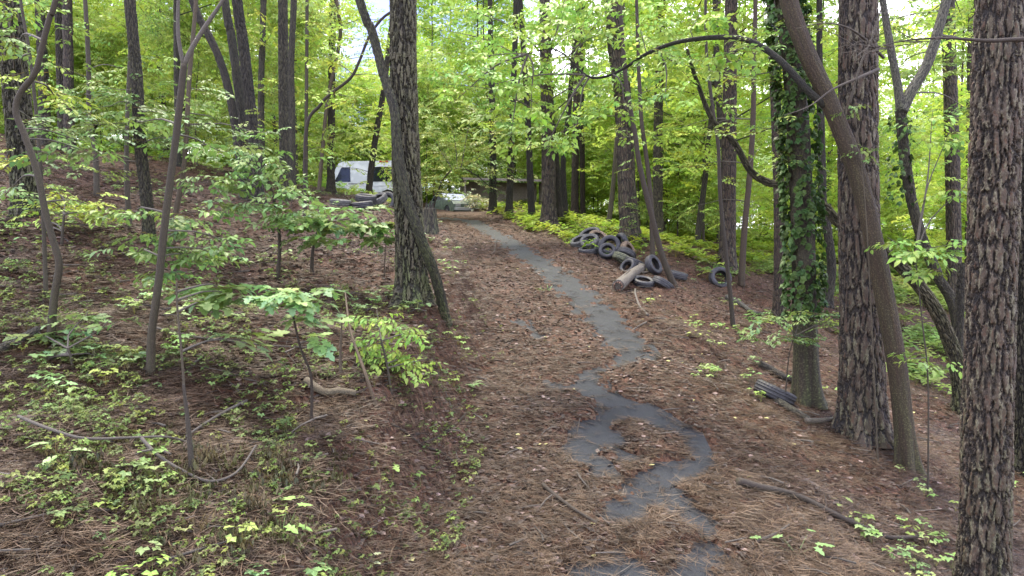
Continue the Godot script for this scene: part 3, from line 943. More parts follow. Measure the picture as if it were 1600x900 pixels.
	o = tree("shrub", "light green leafy shrub below the big left trunk", "shrub", [Vector3(-1.27, 1.56, -7.16), Vector3(-1.32, 1.85, -7.16), Vector3(-1.38, 2.12, -7.16)], 0.013, 0.010, 2, 0.0)
	pads(o, [[Vector3(-1.46, 2.34, -7.40), 0.17, 6], [Vector3(-1.39, 2.09, -7.40), 0.18, 8], [Vector3(-1.15, 2.16, -7.40), 0.18, 8], [Vector3(-1.26, 1.88, -7.40), 0.19, 9], [Vector3(-1.05, 1.85, -7.40), 0.17, 7], [Vector3(-1.50, 1.88, -7.40), 0.17, 6], [Vector3(-1.36, 1.64, -7.40), 0.15, 6], [Vector3(-1.60, 2.02, -7.40), 0.12, 4], [Vector3(-1.57, 2.30, -7.40), 0.11, 3]], "bush", Color(0.25, 0.40, 0.08), 0.8, 0.25, true, 0.5)
	o = tree("sapling", "tiny sapling with a few wide pale leaves beside the forked sapling's foot", "sapling", [Vector3(-2.78, 1.69, -5.76), Vector3(-2.80, 2.13, -5.76), Vector3(-2.83, 2.57, -5.76), Vector3(-2.83, 2.78, -5.76)], 0.011, 0.008, 2, 0.0, 0.0, Color(1.7, 1.7, 1.6))
	pads(o, [[Vector3(-2.85, 2.69, -6.60), 0.16, 4], [Vector3(-2.69, 2.63, -6.60), 0.15, 4], [Vector3(-2.58, 2.19, -6.60), 0.12, 3], [Vector3(-2.91, 2.53, -6.60), 0.12, 3]], "lobed", PALE, 1.1, 0.2, true, 0.12)
	o = tree("sapling", "small green sapling with toothed leaves low at the left edge", "sapling", [Vector3(-3.94, 1.96, -6.10), Vector3(-3.96, 2.08, -6.10), Vector3(-3.99, 2.17, -6.10)], 0.011, 0.009, 2, 0.0)
	pads(o, [[Vector3(-4.40, 2.25, -6.40), 0.24, 7], [Vector3(-4.16, 2.12, -6.40), 0.27, 8], [Vector3(-3.92, 2.06, -6.40), 0.24, 7], [Vector3(-4.47, 2.03, -6.40), 0.22, 6], [Vector3(-4.03, 2.40, -6.40), 0.20, 6], [Vector3(-4.23, 1.91, -6.40), 0.24, 6], [Vector3(-4.56, 1.85, -6.40), 0.20, 5], [Vector3(-3.82, 2.37, -6.40), 0.14, 3]], "lobed", PALE * 1.05, 0.55, 0.25, true, 0.12)
	o = tree("sapling", "yellowing small sapling on the slope below the thick grey trunk", "sapling", [Vector3(-6.50, 3.14, -9.86), Vector3(-6.47, 3.37, -9.86), Vector3(-6.44, 3.59, -9.86)], 0.018, 0.014, 2, 0.0)
	pads(o, [[Vector3(-7.16, 3.44, -10.50), 0.33, 6], [Vector3(-6.76, 3.78, -10.50), 0.44, 8], [Vector3(-6.37, 3.63, -10.50), 0.39, 7], [Vector3(-6.95, 3.97, -10.50), 0.35, 6], [Vector3(-7.36, 3.49, -10.50), 0.24, 3], [Vector3(-6.56, 3.83, -10.50), 0.30, 5]], "broad", YEL * 0.8, 0.8, 0.25, true, 0.2)
	# ---- behind the top of the drive
	o = tree("shrub", "arching pale shrub over the old car at the top of the drive", "shrub", [Vector3(-3.94, 4.81, -33.00), Vector3(-3.38, 6.52, -33.00), Vector3(-2.61, 7.22, -33.00), Vector3(-1.69, 6.83, -33.00), Vector3(-0.77, 6.06, -33.00)], 0.05, 0.02, 2, 0.0, 0.0, Color(0.6, 0.55, 0.5))
	pads(o, [[Vector3(-3.37, 8.20, -33.00), 1.55, 22], [Vector3(-2.14, 8.96, -33.00), 1.70, 22], [Vector3(-3.69, 6.67, -33.00), 1.39, 22], [Vector3(-1.23, 8.20, -33.00), 1.39, 16], [Vector3(-2.46, 7.28, -33.00), 1.55, 20], [Vector3(-3.06, 9.71, -33.00), 1.55, 16], [Vector3(-4.13, 9.11, -33.00), 1.24, 12], [Vector3(-0.92, 7.13, -33.00), 1.24, 12], [Vector3(-1.68, 10.32, -33.00), 1.55, 14], [Vector3(-3.38, 6.06, -33.00), 0.80, 8]], "broad", Color(0.30, 0.40, 0.10), 1.7, 0.35)
	o = tree("ivy_covered_tree", "leafy ivy-clad trunk right of the shed at the end of the drive", "tree", [Vector3(-1.01, 5.22, -36.00), Vector3(-1.00, 9.00, -36.00), Vector3(-1.07, 12.30, -36.00)], 0.202, 0.152, 1, 16.0, 0.2, Color(0.6, 0.55, 0.5))
	pads(o, [[Vector3(-1.00, 10.32, -36.00), 0.47, 22], [Vector3(-1.00, 9.00, -36.00), 0.44, 22], [Vector3(-0.97, 7.67, -36.00), 0.44, 22], [Vector3(-1.01, 6.51, -36.00), 0.40, 18]], "small", DEEP, 1.5, 0.35, false, 1.2)
	o = tree("hardwood_tree", "slim dark trunk leaning left, between the ivy-clad trunk and the broad roadside trunk", "tree", [Vector3(-0.16, 4.93, -34.00), Vector3(-0.06, 7.41, -34.00), Vector3(0.00, 9.29, -34.00), Vector3(0.09, 11.78, -34.00)], 0.175, 0.143, 1, 16.0, 0.2, Color(0.6, 0.55, 0.5))
	pads(o, [[Vector3(0.00, 8.35, -34.00), 0.83, 14], [Vector3(-0.32, 9.61, -34.00), 0.96, 14], [Vector3(0.47, 10.23, -34.00), 0.96, 12]], "broad", YEL, 1.6)
	o = tree("hardwood_tree", "straight black trunk at the bright green verge, left of the broad roadside trunk", "tree", [Vector3(0.93, 4.63, -31.97), Vector3(0.80, 7.74, -31.97), Vector3(0.68, 10.38, -31.97), Vector3(0.53, 12.43, -31.97)], 0.165, 0.120, 1, 16.0, 0.1, Color(0.5, 0.45, 0.42))
	o = tree("pine_tree", "broad trunk on the bright green verge, the one flanked by two dark stems", "tree", [Vector3(1.59, 4.28, -29.31), Vector3(1.52, 8.43, -29.31), Vector3(1.44, 11.11, -29.31), Vector3(1.38, 13.77, -29.31)], 0.316, 0.234, 0, 22.0, 0.1, Color(0.95, 0.9, 0.85))
	pads(o, [[Vector3(1.49, 10.30, -29.30), 0.44, 10], [Vector3(1.52, 8.96, -29.30), 0.49, 14], [Vector3(1.36, 7.88, -29.30), 0.55, 14], [Vector3(1.68, 11.90, -29.30), 0.38, 8]], "broad", MID, 1.3, 0.3, false, 1.0)
	pads(o, [[Vector3(0.44, 10.95, -24.00), 1.35, 14], [Vector3(3.53, 11.49, -24.00), 1.35, 14], [Vector3(1.77, 11.38, -24.00), 1.35, 14], [Vector3(5.10, 9.64, -24.00), 1.24, 12], [Vector3(-2.21, 11.60, -24.00), 1.35, 12], [Vector3(-3.54, 10.95, -24.00), 1.12, 9], [Vector3(-3.11, 9.42, -24.00), 1.12, 9], [Vector3(-0.89, 9.86, -24.00), 1.35, 14], [Vector3(-2.21, 10.51, -24.00), 1.24, 12], [Vector3(-2.44, 8.98, -24.00), 1.12, 10], [Vector3(1.77, 9.42, -24.00), 1.35, 14], [Vector3(3.33, 8.98, -24.00), 1.24, 12], [Vector3(4.65, 10.51, -24.00), 1.24, 12], [Vector3(0.00, 8.10, -24.00), 1.24, 12], [Vector3(1.56, 7.00, -24.00), 1.01, 9], [Vector3(2.87, 11.16, -24.00), 1.24, 12], [Vector3(5.75, 11.16, -24.00), 1.12, 10], [Vector3(-1.22, 11.38, -24.00), 1.12, 10], [Vector3(0.89, 9.20, -24.00), 1.24, 12], [Vector3(4.45, 7.88, -24.00), 1.01, 7]], "broad_b", MID * 1.2, 1.8, 0.3, true, 0.35)
	o = tree("hardwood_tree", "dark stem close against the right side of the broad roadside trunk", "tree", [Vector3(2.10, 4.36, -30.00), Vector3(2.01, 5.78, -30.00), Vector3(1.90, 7.45, -30.00), Vector3(1.72, 9.10, -30.00)], 0.155, 0.127, 1, 14.0, 0.1, Color(0.55, 0.5, 0.46))
	o = tree("hardwood_tree", "second dark stem right of the broad roadside trunk, leaning outward", "tree", [Vector3(2.46, 4.49, -31.00), Vector3(2.37, 5.59, -31.00), Vector3(2.31, 7.31, -31.00), Vector3(2.53, 9.31, -31.00), Vector3(2.67, 11.01, -31.00)], 0.131, 0.102, 1, 14.0, 0.1, Color(0.55, 0.5, 0.46))
	o = tree("hardwood_tree", "thicker left trunk of a reddish pair in the bright gap beyond the tyre heap", "tree", [Vector3(3.84, 5.42, -42.00), Vector3(3.87, 9.23, -42.00), Vector3(3.93, 12.70, -42.00), Vector3(3.99, 16.14, -42.00)], 0.236, 0.197, 1, 22.0, 0.0, Color(1.0, 0.8, 0.72))
	o = tree("hardwood_tree", "thinner right trunk of a reddish pair in the bright gap beyond the tyre heap", "tree", [Vector3(4.45, 5.39, -43.00), Vector3(4.40, 9.38, -43.00), Vector3(4.34, 12.93, -43.00), Vector3(4.40, 16.46, -43.00)], 0.161, 0.141, 1, 22.0, 0.0, Color(1.0, 0.82, 0.74))
	o = tree("sapling", "pale leaning stem just left of the thick vine-footed trunk behind the tyres", "sapling", [Vector3(4.88, 4.45, -34.83), Vector3(5.10, 6.23, -34.83), Vector3(5.27, 8.49, -34.83), Vector3(5.42, 11.04, -34.83)], 0.131, 0.098, 2, 12.0, 0.1, Color(1.5, 1.55, 1.4))
	o = tree("pine_tree", "thick trunk with leaves round its foot, standing behind the tyre heap", "tree", [Vector3(4.24, 3.50, -24.50), Vector3(4.08, 5.73, -24.50), Vector3(3.92, 8.66, -24.50), Vector3(3.66, 10.44, -24.50), Vector3(3.52, 12.00, -24.50)], 0.333, 0.276, 0, 20.0, 0.2, Color(0.95, 0.9, 0.84))
	pads(o, [[Vector3(4.26, 4.00, -24.00), 0.36, 8], [Vector3(4.14, 4.78, -24.00), 0.31, 5]], "small", MID, 1.0, 0.3, false, 1.0)
	o = tree("hardwood_tree", "greyish vine-wrapped trunk right of the thick trunk behind the tyres", "tree", [Vector3(6.18, 3.70, -29.00), Vector3(6.15, 7.03, -29.00), Vector3(6.15, 9.17, -29.00), Vector3(6.19, 11.29, -29.00)], 0.217, 0.177, 1, 18.0, 0.1, Color(1.15, 1.1, 1.0))
	pads(o, [[Vector3(6.12, 10.23, -29.00), 0.35, 9], [Vector3(6.08, 8.90, -29.00), 0.38, 10], [Vector3(6.20, 7.30, -29.00), 0.27, 6]], "small", MID, 1.3, 0.4, false, 1.2)
	# ---- right of the drive
	o = tree("sapling", "dark stem leaning left over the tyres, its foot by the fallen log", "sapling", [Vector3(4.35, 2.11, -18.20), Vector3(4.00, 2.99, -18.20), Vector3(3.74, 3.93, -18.20), Vector3(3.53, 4.74, -18.20), Vector3(3.35, 5.53, -18.20), Vector3(3.24, 6.28, -18.20), Vector3(3.12, 6.87, -18.20)], 0.085, 0.060, 2, 8.0, 0.1, Color(0.62, 0.52, 0.44))
	o = tree("sapling", "thin upright stem just behind the leaning one at the tyres", "sapling", [Vector3(4.22, 2.63, -20.50), Vector3(4.17, 4.33, -20.50), Vector3(4.04, 5.66, -20.50), Vector3(3.86, 6.89, -20.50), Vector3(3.80, 7.73, -20.50)], 0.077, 0.058, 2, 9.0, 0.1, Color(0.7, 0.6, 0.5))
	pads(o, [[Vector3(3.80, 7.08, -20.50), 0.86, 9], [Vector3(4.55, 7.92, -20.50), 0.96, 9], [Vector3(3.33, 6.51, -20.50), 0.77, 7], [Vector3(4.01, 5.66, -20.50), 0.58, 4]], "broad", MID, 1.2)
	o = tree("pine_tree", "straight brown pine trunk right of the tyres, a lone tyre at its foot", "tree", [Vector3(6.89, 2.42, -21.88), Vector3(6.89, 5.03, -21.88), Vector3(6.89, 8.05, -21.88), Vector3(6.90, 11.03, -21.88)], 0.256, 0.185, 0, 20.0, 0.1, Color(0.85, 0.75, 0.65))
	pads(o, [[Vector3(6.68, 5.37, -21.30), 0.32, 4], [Vector3(6.42, 6.94, -21.30), 0.60, 4]], "broad", YEL * 0.8, 1.2)
	o = tree("sapling", "spindly dark stem in front of the lone tyre and straight brown pine", "sapling", [Vector3(5.13, 1.40, -15.76), Vector3(5.01, 2.40, -15.76), Vector3(4.88, 3.44, -15.76), Vector3(4.77, 4.46, -15.76), Vector3(4.72, 5.48, -15.76), Vector3(4.56, 6.50, -15.76)], 0.052, 0.037, 2, 7.5, 0.1, Color(0.55, 0.5, 0.45))
	o = tree("sapling", "thin brown trunk just right of the straight brown pine", "sapling", [Vector3(6.94, 2.10, -20.66), Vector3(7.01, 3.77, -20.66), Vector3(7.12, 5.11, -20.66), Vector3(7.21, 6.82, -20.66), Vector3(7.22, 8.71, -20.66)], 0.097, 0.068, 2, 12.0, 0.1, Color(0.8, 0.62, 0.5))
	pads(o, [[Vector3(8.91, 10.86, -22.50), 1.27, 10], [Vector3(7.89, 10.04, -22.50), 1.27, 10], [Vector3(6.22, 10.86, -22.50), 1.27, 11], [Vector3(7.07, 9.43, -22.50), 1.05, 8], [Vector3(9.56, 9.43, -22.50), 1.05, 8], [Vector3(6.26, 7.16, -22.50), 1.16, 9], [Vector3(5.97, 5.92, -22.50), 1.16, 9], [Vector3(5.43, 7.16, -22.50), 0.95, 8], [Vector3(6.46, 8.40, -22.50), 0.95, 8], [Vector3(7.84, 6.54, -22.50), 0.84, 7], [Vector3(6.19, 4.67, -22.50), 0.95, 7]], "broad", YEL * 0.95, 1.4)
	o = tree("hardwood_tree", "plain brown trunk left of the ivy-covered tree", "tree", [Vector3(6.86, 1.33, -17.50), Vector3(6.83, 3.81, -17.50), Vector3(6.73, 5.92, -17.50), Vector3(6.64, 7.52, -17.50), Vector3(6.56, 8.79, -17.50)], 0.139, 0.115, 0, 18.0, 0.1, Color(0.75, 0.62, 0.52))
	o = tree("ivy_covered_tree", "trunk thick with climbing ivy above a bare mossy foot, left of the widest pine", "tree", [Vector3(4.89, 0.54, -11.16), Vector3(4.80, 1.95, -11.16), Vector3(4.73, 3.52, -11.16), Vector3(4.61, 5.27, -11.16), Vector3(4.47, 6.49, -11.16), Vector3(4.39, 7.10, -11.16)], 0.193, 0.157, 2, 15.0, 0.5, Color(0.75, 0.72, 0.6))
	ivy(o, Vector3(4.91, 0.53, -11.20), 0.22, 1.5, 9.0, 2600)
	pads(o, [[Vector3(4.08, 6.35, -11.20), 0.63, 12], [Vector3(4.49, 6.71, -11.20), 0.52, 10], [Vector3(3.73, 5.89, -11.20), 0.52, 9], [Vector3(4.05, 5.07, -11.20), 0.47, 7], [Vector3(4.95, 6.71, -11.20), 0.47, 8], [Vector3(4.30, 5.89, -11.20), 0.47, 8], [Vector3(4.43, 4.56, -11.20), 0.38, 5]], "small", MID * 0.9, 1.1, 0.35)
	o = tree("hardwood_tree", "dark curved stem seen between the ivy-covered tree and the widest pine", "tree", [Vector3(9.63, 1.42, -20.91), Vector3(9.78, 2.60, -20.91), Vector3(9.63, 3.77, -20.91), Vector3(9.48, 4.55, -20.91), Vector3(9.41, 5.91, -20.91)], 0.137, 0.108, 1, 12.0, 0.1, Color(0.55, 0.52, 0.5))
	o = tree("pine_tree", "widest dark pine trunk at the right edge of the drive, behind a smooth leaning trunk", "tree", [Vector3(5.25, 0.22, -10.12), Vector3(5.19, 2.05, -10.12), Vector3(5.10, 3.94, -10.12), Vector3(5.06, 5.61, -10.12), Vector3(5.04, 6.72, -10.12)], 0.304, 0.247, 0, 20.0, 0.2, Color(1.1, 1.05, 1.0))
	limb(o, [Vector3(5.13, 5.61, -9.70), Vector3(4.69, 5.41, -9.40), Vector3(4.26, 5.21, -9.20), Vector3(3.92, 4.97, -9.10), Vector3(3.55, 4.83, -9.00)], 0.03, 0.008, 2, "dead_branch", 0.0, Color(0.7, 0.65, 0.6))
	limb(o, [Vector3(5.20, 5.77, -9.70), Vector3(4.72, 5.91, -9.30), Vector3(4.36, 6.00, -9.10), Vector3(4.02, 6.01, -9.00), Vector3(3.65, 5.91, -8.90)], 0.025, 0.006, 2, "dead_branch", 0.0, Color(0.7, 0.65, 0.6))
	limb(o, [Vector3(4.65, 5.11, -9.50), Vector3(4.68, 5.57, -9.30), Vector3(4.77, 5.88, -9.20), Vector3(4.84, 6.26, -9.10)], 0.02, 0.012, 2, "dead_branch", 0.0, Color(1.2, 1.2, 1.1))
	o = tree("hardwood_tree", "smooth brown trunk leaning left across the widest pine", "tree", [Vector3(5.56, -0.00, -9.45), Vector3(5.38, 1.37, -9.45), Vector3(5.20, 2.26, -9.45), Vector3(5.01, 3.15, -9.45), Vector3(4.85, 3.79, -9.45), Vector3(4.64, 4.40, -9.45), Vector3(4.31, 5.17, -9.45), Vector3(3.99, 5.83, -9.45), Vector3(3.76, 6.47, -9.45)], 0.128, 0.111, 2, 9.5, 0.35, Color(0.72, 0.56, 0.40))
	limb(o, [Vector3(4.29, 5.05, -9.45), Vector3(4.02, 5.24, -9.40), Vector3(3.72, 5.57, -9.40), Vector3(3.51, 5.80, -9.50), Vector3(3.23, 5.99, -9.60), Vector3(2.89, 6.08, -9.80), Vector3(2.40, 6.08, -10.00), Vector3(1.98, 5.97, -10.20), Vector3(1.71, 5.81, -10.30), Vector3(1.44, 5.70, -10.40), Vector3(1.21, 5.70, -10.50), Vector3(1.03, 5.84, -10.60), Vector3(0.84, 6.08, -10.70), Vector3(0.60, 6.22, -10.80), Vector3(0.25, 6.17, -10.90)], 0.058, 0.011, 1, "branch", 0.15, Color(0.26, 0.24, 0.21))
	pads(o, [[Vector3(0.69, 6.43, -10.65), 0.55, 10], [Vector3(0.20, 6.12, -10.75), 0.55, 9], [Vector3(-0.25, 5.70, -10.85), 0.51, 8], [Vector3(0.30, 5.51, -10.85), 0.56, 9], [Vector3(1.25, 6.32, -10.45), 0.49, 9], [Vector3(1.89, 6.35, -10.25), 0.48, 9], [Vector3(2.41, 5.87, -10.05), 0.42, 7], [Vector3(-0.61, 6.13, -10.95), 0.46, 7], [Vector3(1.04, 5.17, -10.65), 0.45, 7], [Vector3(1.68, 5.30, -10.35), 0.35, 5], [Vector3(0.60, 4.84, -10.75), 0.40, 7], [Vector3(0.00, 5.01, -10.85), 0.46, 7], [Vector3(-0.81, 5.53, -10.95), 0.36, 4], [Vector3(2.66, 6.38, -9.95), 0.42, 7], [Vector3(2.97, 5.83, -9.75), 0.37, 6], [Vector3(1.44, 6.70, -10.45), 0.49, 7], [Vector3(0.78, 6.82, -10.65), 0.50, 7], [Vector3(2.23, 5.32, -10.05), 0.34, 4]], "broad_b", MID * 1.1, 1.05, 0.3, true, 0.35)
	o = tree("hardwood_tree", "long mossy trunk arching up and left from the low ground behind the widest pine", "tree", [Vector3(8.94, -0.20, -13.40), Vector3(8.87, 0.47, -13.40), Vector3(8.69, 1.17, -13.40), Vector3(8.34, 1.93, -13.40), Vector3(7.92, 2.49, -13.40), Vector3(7.40, 3.00, -13.40), Vector3(6.89, 3.37, -13.40), Vector3(6.38, 3.65, -13.40), Vector3(6.06, 3.99, -13.40), Vector3(5.34, 4.36, -13.40), Vector3(4.99, 4.43, -13.40), Vector3(4.65, 4.65, -13.40), Vector3(4.32, 5.20, -13.40), Vector3(3.89, 5.64, -13.40), Vector3(3.56, 6.43, -13.40), Vector3(3.38, 6.99, -13.40)], 0.151, 0.025, 1, 0.0, 0.5, Color(1.5, 1.5, 1.35))
	pads(o, [[Vector3(3.40, 7.19, -13.40), 0.50, 8], [Vector3(3.72, 6.58, -13.40), 0.45, 6], [Vector3(3.22, 6.71, -13.40), 0.45, 6], [Vector3(3.97, 5.97, -13.40), 0.38, 4], [Vector3(4.73, 4.99, -13.40), 0.33, 3]], "broad", MID, 0.95)
	o = tree("hardwood_tree", "vine-hung trunk forking into a slanting arm, right of the widest pine", "tree", [Vector3(10.41, -0.20, -15.50), Vector3(10.08, 1.73, -15.50), Vector3(9.68, 2.52, -15.50), Vector3(9.31, 3.33, -15.50), Vector3(9.04, 4.19, -15.50), Vector3(8.88, 5.01, -15.50), Vector3(8.79, 5.66, -15.50), Vector3(8.72, 6.32, -15.50)], 0.109, 0.109, 1, 0.0, 0.4, Color(0.75, 0.72, 0.65))
	limb(o, [Vector3(8.72, 6.27, -15.50), Vector3(8.63, 6.86, -15.50), Vector3(8.49, 7.50, -15.50), Vector3(8.35, 8.20, -15.50), Vector3(8.21, 8.97, -15.50)], 0.10, 0.07, 1, "branch", 0.3)
	limb(o, [Vector3(8.74, 6.22, -15.50), Vector3(8.97, 6.72, -15.50), Vector3(9.24, 7.17, -15.50), Vector3(9.41, 7.64, -15.50), Vector3(9.52, 8.06, -15.50), Vector3(9.72, 8.83, -15.50)], 0.13, 0.10, 1, "branch", 0.3)
	ivy(o, Vector3(8.79, 5.66, -15.50), 0.16, -1.5, 0.6, 160)
	pads(o, [[Vector3(8.94, 5.16, -15.50), 0.38, 5], [Vector3(9.26, 4.01, -15.50), 0.44, 5]], "small", MID, 1.0, 0.3, false)
	pads(o, [[Vector3(9.08, 8.94, -17.00), 0.96, 12], [Vector3(9.87, 8.63, -17.00), 0.96, 12], [Vector3(10.96, 8.94, -17.00), 0.96, 12], [Vector3(10.37, 7.55, -17.00), 0.80, 9], [Vector3(9.43, 7.55, -17.00), 0.72, 8], [Vector3(11.46, 7.86, -17.00), 0.80, 9], [Vector3(11.90, 8.78, -17.00), 0.80, 9], [Vector3(8.97, 8.63, -18.00), 0.76, 7], [Vector3(11.19, 6.61, -17.00), 0.72, 8], [Vector3(9.31, 6.15, -17.00), 0.57, 5]], "broad", MID, 1.25, 0.3, true, 0.35)
	o = tree("pine_tree", "straight scaly pine trunk in the low ground, left of the nearest right-hand pine", "tree", [Vector3(16.87, 0.95, -26.00), Vector3(16.70, 5.41, -26.00), Vector3(16.49, 9.00, -26.00), Vector3(16.33, 11.84, -26.00)], 0.268, 0.219, 0, 22.0, 0.1, Color(0.9, 0.85, 0.8))
	o = tree("pine_tree", "thin far pine trunk half hidden by the nearest right-hand pine", "tree", [Vector3(22.78, 0.41, -34.00), Vector3(22.66, 6.16, -34.00), Vector3(22.52, 12.40, -34.00)], 0.191, 0.159, 0, 22.0, 0.1)
	o = tree("hardwood_tree", "dark trunk at the right border, beyond the nearest right-hand pine", "tree", [Vector3(7.77, -0.37, -10.19), Vector3(7.68, 1.07, -10.19), Vector3(7.64, 3.00, -10.19), Vector3(7.60, 4.89, -10.19)], 0.124, 0.105, 1, 16.0, 0.3, Color(0.6, 0.55, 0.5))
	o = tree("hardwood_tree", "slim dark trunk in the low ground close behind the nearest pine's left side", "tree", [Vector3(9.21, -0.19, -13.90), Vector3(9.13, 0.90, -13.90), Vector3(9.14, 2.08, -13.90)], 0.104, 0.078, 1, 3.0, 0.3, Color(0.6, 0.55, 0.5))
	o = tree("pine_tree", "nearest pine with wide flaking bark plates and pale lichen, cut off by the right border", "tree", [Vector3(4.38, -0.28, -6.20), Vector3(4.37, 0.03, -6.20), Vector3(4.36, 1.83, -6.20), Vector3(4.35, 3.58, -6.20), Vector3(4.35, 5.28, -6.20)], 0.200, 0.186, 0, 20.0, 0.28, Color(1.2, 1.15, 1.1))
	# the long dead branch before the nearest pine
	o = tree("dead_tree", "bare dead stem at the right border whose twiggy limb crosses the nearest pine", "dead tree", [Vector3(4.28, -0.45, -5.20), Vector3(4.18, 2.51, -5.20), Vector3(4.09, 3.96, -5.20), Vector3(4.03, 4.60, -5.20)], 0.05, 0.03, 2, 0.0, 0.0, Color(0.7, 0.62, 0.55))
	limb(o, [Vector3(4.04, 4.58, -5.20), Vector3(3.84, 4.62, -5.20), Vector3(3.57, 4.61, -5.20), Vector3(3.26, 4.63, -5.20), Vector3(3.00, 4.63, -5.25), Vector3(2.86, 4.61, -5.30), Vector3(2.67, 4.57, -5.35)], 0.024, 0.004, 2, "branch", 0.0, Color(0.55, 0.48, 0.42))
	for k in 22:
		var a: Vector3 = Vector3(3.26, 4.63, -5.20)
		var b: Vector3 = Vector3(2.69, 4.57, -5.35)
		var s := a.lerp(b, rng.randf())
		var dir := Vector3(-1.0, rng.randf_range(-0.6, 0.8), rng.randf_range(-0.6, 0.6)).normalized()
		var ln := rng.randf_range(0.12, 0.45)
		limb(o, [s, s + dir * ln * 0.5 + Vector3(0, rng.randf_range(-0.03, 0.03), 0), s + (dir + Vector3(0, rng.randf_range(-0.5, 0.4), 0)).normalized() * ln], 0.0045, 0.0015, 2, "twig", 0.0, Color(0.95, 0.9, 0.85))
	# leafy sprays on the right
	o = tree("sapling", "leafy young sapling in front of the ivy-covered tree's foot", "sapling", [Vector3(4.27, 0.63, -10.60), Vector3(4.32, 1.40, -10.60), Vector3(4.41, 1.75, -10.60)], 0.012, 0.007, 2, 0.0, 0.0)
	pads(o, [[Vector3(4.14, 2.05, -10.60), 0.36, 7], [Vector3(4.48, 2.10, -10.60), 0.34, 6], [Vector3(4.84, 1.95, -10.60), 0.30, 6], [Vector3(3.99, 1.80, -10.60), 0.30, 5], [Vector3(4.34, 1.75, -10.60), 0.34, 6], [Vector3(4.74, 1.70, -10.60), 0.26, 4], [Vector3(4.98, 2.10, -10.60), 0.22, 3]], "broad", PALE, 0.8, 0.25, true, 0.2)
	o = tree("sapling", "sapling with large drooping leaves right of the smooth leaning trunk", "sapling", [Vector3(5.32, -0.09, -8.60), Vector3(5.28, 1.37, -8.60), Vector3(5.18, 2.19, -8.60), Vector3(5.07, 3.00, -8.60)], 0.012, 0.007, 2, 0.0, 0.0)
	pads(o, [[Vector3(5.15, 3.04, -8.60), 0.29, 6], [Vector3(4.83, 3.16, -8.60), 0.24, 5], [Vector3(5.43, 3.12, -8.60), 0.27, 6], [Vector3(5.28, 2.80, -8.60), 0.23, 4], [Vector3(5.61, 3.80, -8.60), 0.24, 4], [Vector3(5.43, 4.47, -8.60), 0.32, 5], [Vector3(5.23, 4.67, -8.60), 0.27, 4], [Vector3(5.27, 1.70, -8.60), 0.16, 3], [Vector3(5.07, 1.70, -8.60), 0.15, 3]], "broad_b", MID, 0.9, 0.25, true, 0.25)
	o = tree("sapling", "small sprig of leaves growing up against the widest pine", "sapling", [Vector3(5.00, 0.12, -9.20), Vector3(4.86, 2.13, -9.20), Vector3(4.72, 3.85, -9.20), Vector3(4.56, 4.96, -9.20)], 0.01, 0.005, 2, 0.0, 0.0, Color(1.4, 1.4, 1.3))
	pads(o, [[Vector3(4.56, 4.96, -9.20), 0.12, 4], [Vector3(4.66, 4.43, -9.20), 0.16, 4], [Vector3(4.75, 4.28, -9.20), 0.12, 3]], "bush", PALE, 0.7, 0.2, false, 0.4)
	# stump
	o = thing("tree_stump", "jagged dark stump on the bank just behind the big left trunk", "stump", at(Vector2(-2.17, -18.01)))
	part("trunk", tube([Vector3(0, -0.08, 0), Vector3(0.01, 0.3, 0), Vector3(0.02, 0.66, 0.02)], 0.2, 0.17, 40, 0.05, 0.02, 0.09, Color(0.55, 0.5, 0.42), 0.3, 4.0), BARK[1], o)
	for k in 9:
		var a := TAU * k / 9.0
		var r := 0.10
		part("splinter", tube([Vector3(cos(a) * r, 0.5, sin(a) * r), Vector3(cos(a) * r, rng.randf_range(0.68, 0.86), sin(a) * r)], 0.05, 0.008, 7, 0.06, 0.006, 0.0, Color(0.5, 0.45, 0.38)), BARK[1], o)

# ivy leaves close round a trunk between two heights (relative to the point given)
func ivy(o: Node3D, foot: Vector3, r: float, y0: float, y1: float, n: int) -> void:
	var line := curve_points(o.get_meta("axis"), 60)
	var xf := []
	var cols := []
	for i in n:
		var f := rng.randf()
		var y := foot.y - o.position.y + lerpf(y0, y1, f)
		var c := line[0]
		for p in line:
			if absf(p.y - y) < absf(c.y - y):
				c = p
		var a := rng.randf() * TAU
		if n_mid.get_noise_3d(cos(a) * 1.5, y * 0.7, sin(a) * 1.5) < -0.22:
			continue
		var q := Vector3(cos(a), 0, sin(a))
		var p := Vector3(c.x, y, c.z) + q * (r + rng.randf_range(0.0, 0.09))
		var b := Basis(Vector3.UP, -a) * Basis(Vector3.BACK, rng.randf_range(-1.3, -0.2)) * Basis(Vector3.RIGHT, rng.randf_range(-0.5, 0.5))
		xf.append(Transform3D(b.scaled(Vector3.ONE * rng.randf_range(0.7, 1.2)), p))
		cols.append(leafy(Color(0.062, 0.115, 0.03), 0.45))
	var pos := PackedVector3Array()
	var col := PackedColorArray()
	for k in 3:
		leaf(pos, col, Transform3D(Basis(Vector3.UP, (k - 1) * 1.0) * Basis(Vector3.BACK, -0.1 * k), Vector3(0, 0.02 * k, 0.03 * (k - 1))), 0.10, 0.075, Color(0.9 + 0.1 * k, 0.9 + 0.1 * k, 0.9), 1)
	scatter("ivy", flat_mesh(pos, col), M.leaf_near, xf, cols, o)
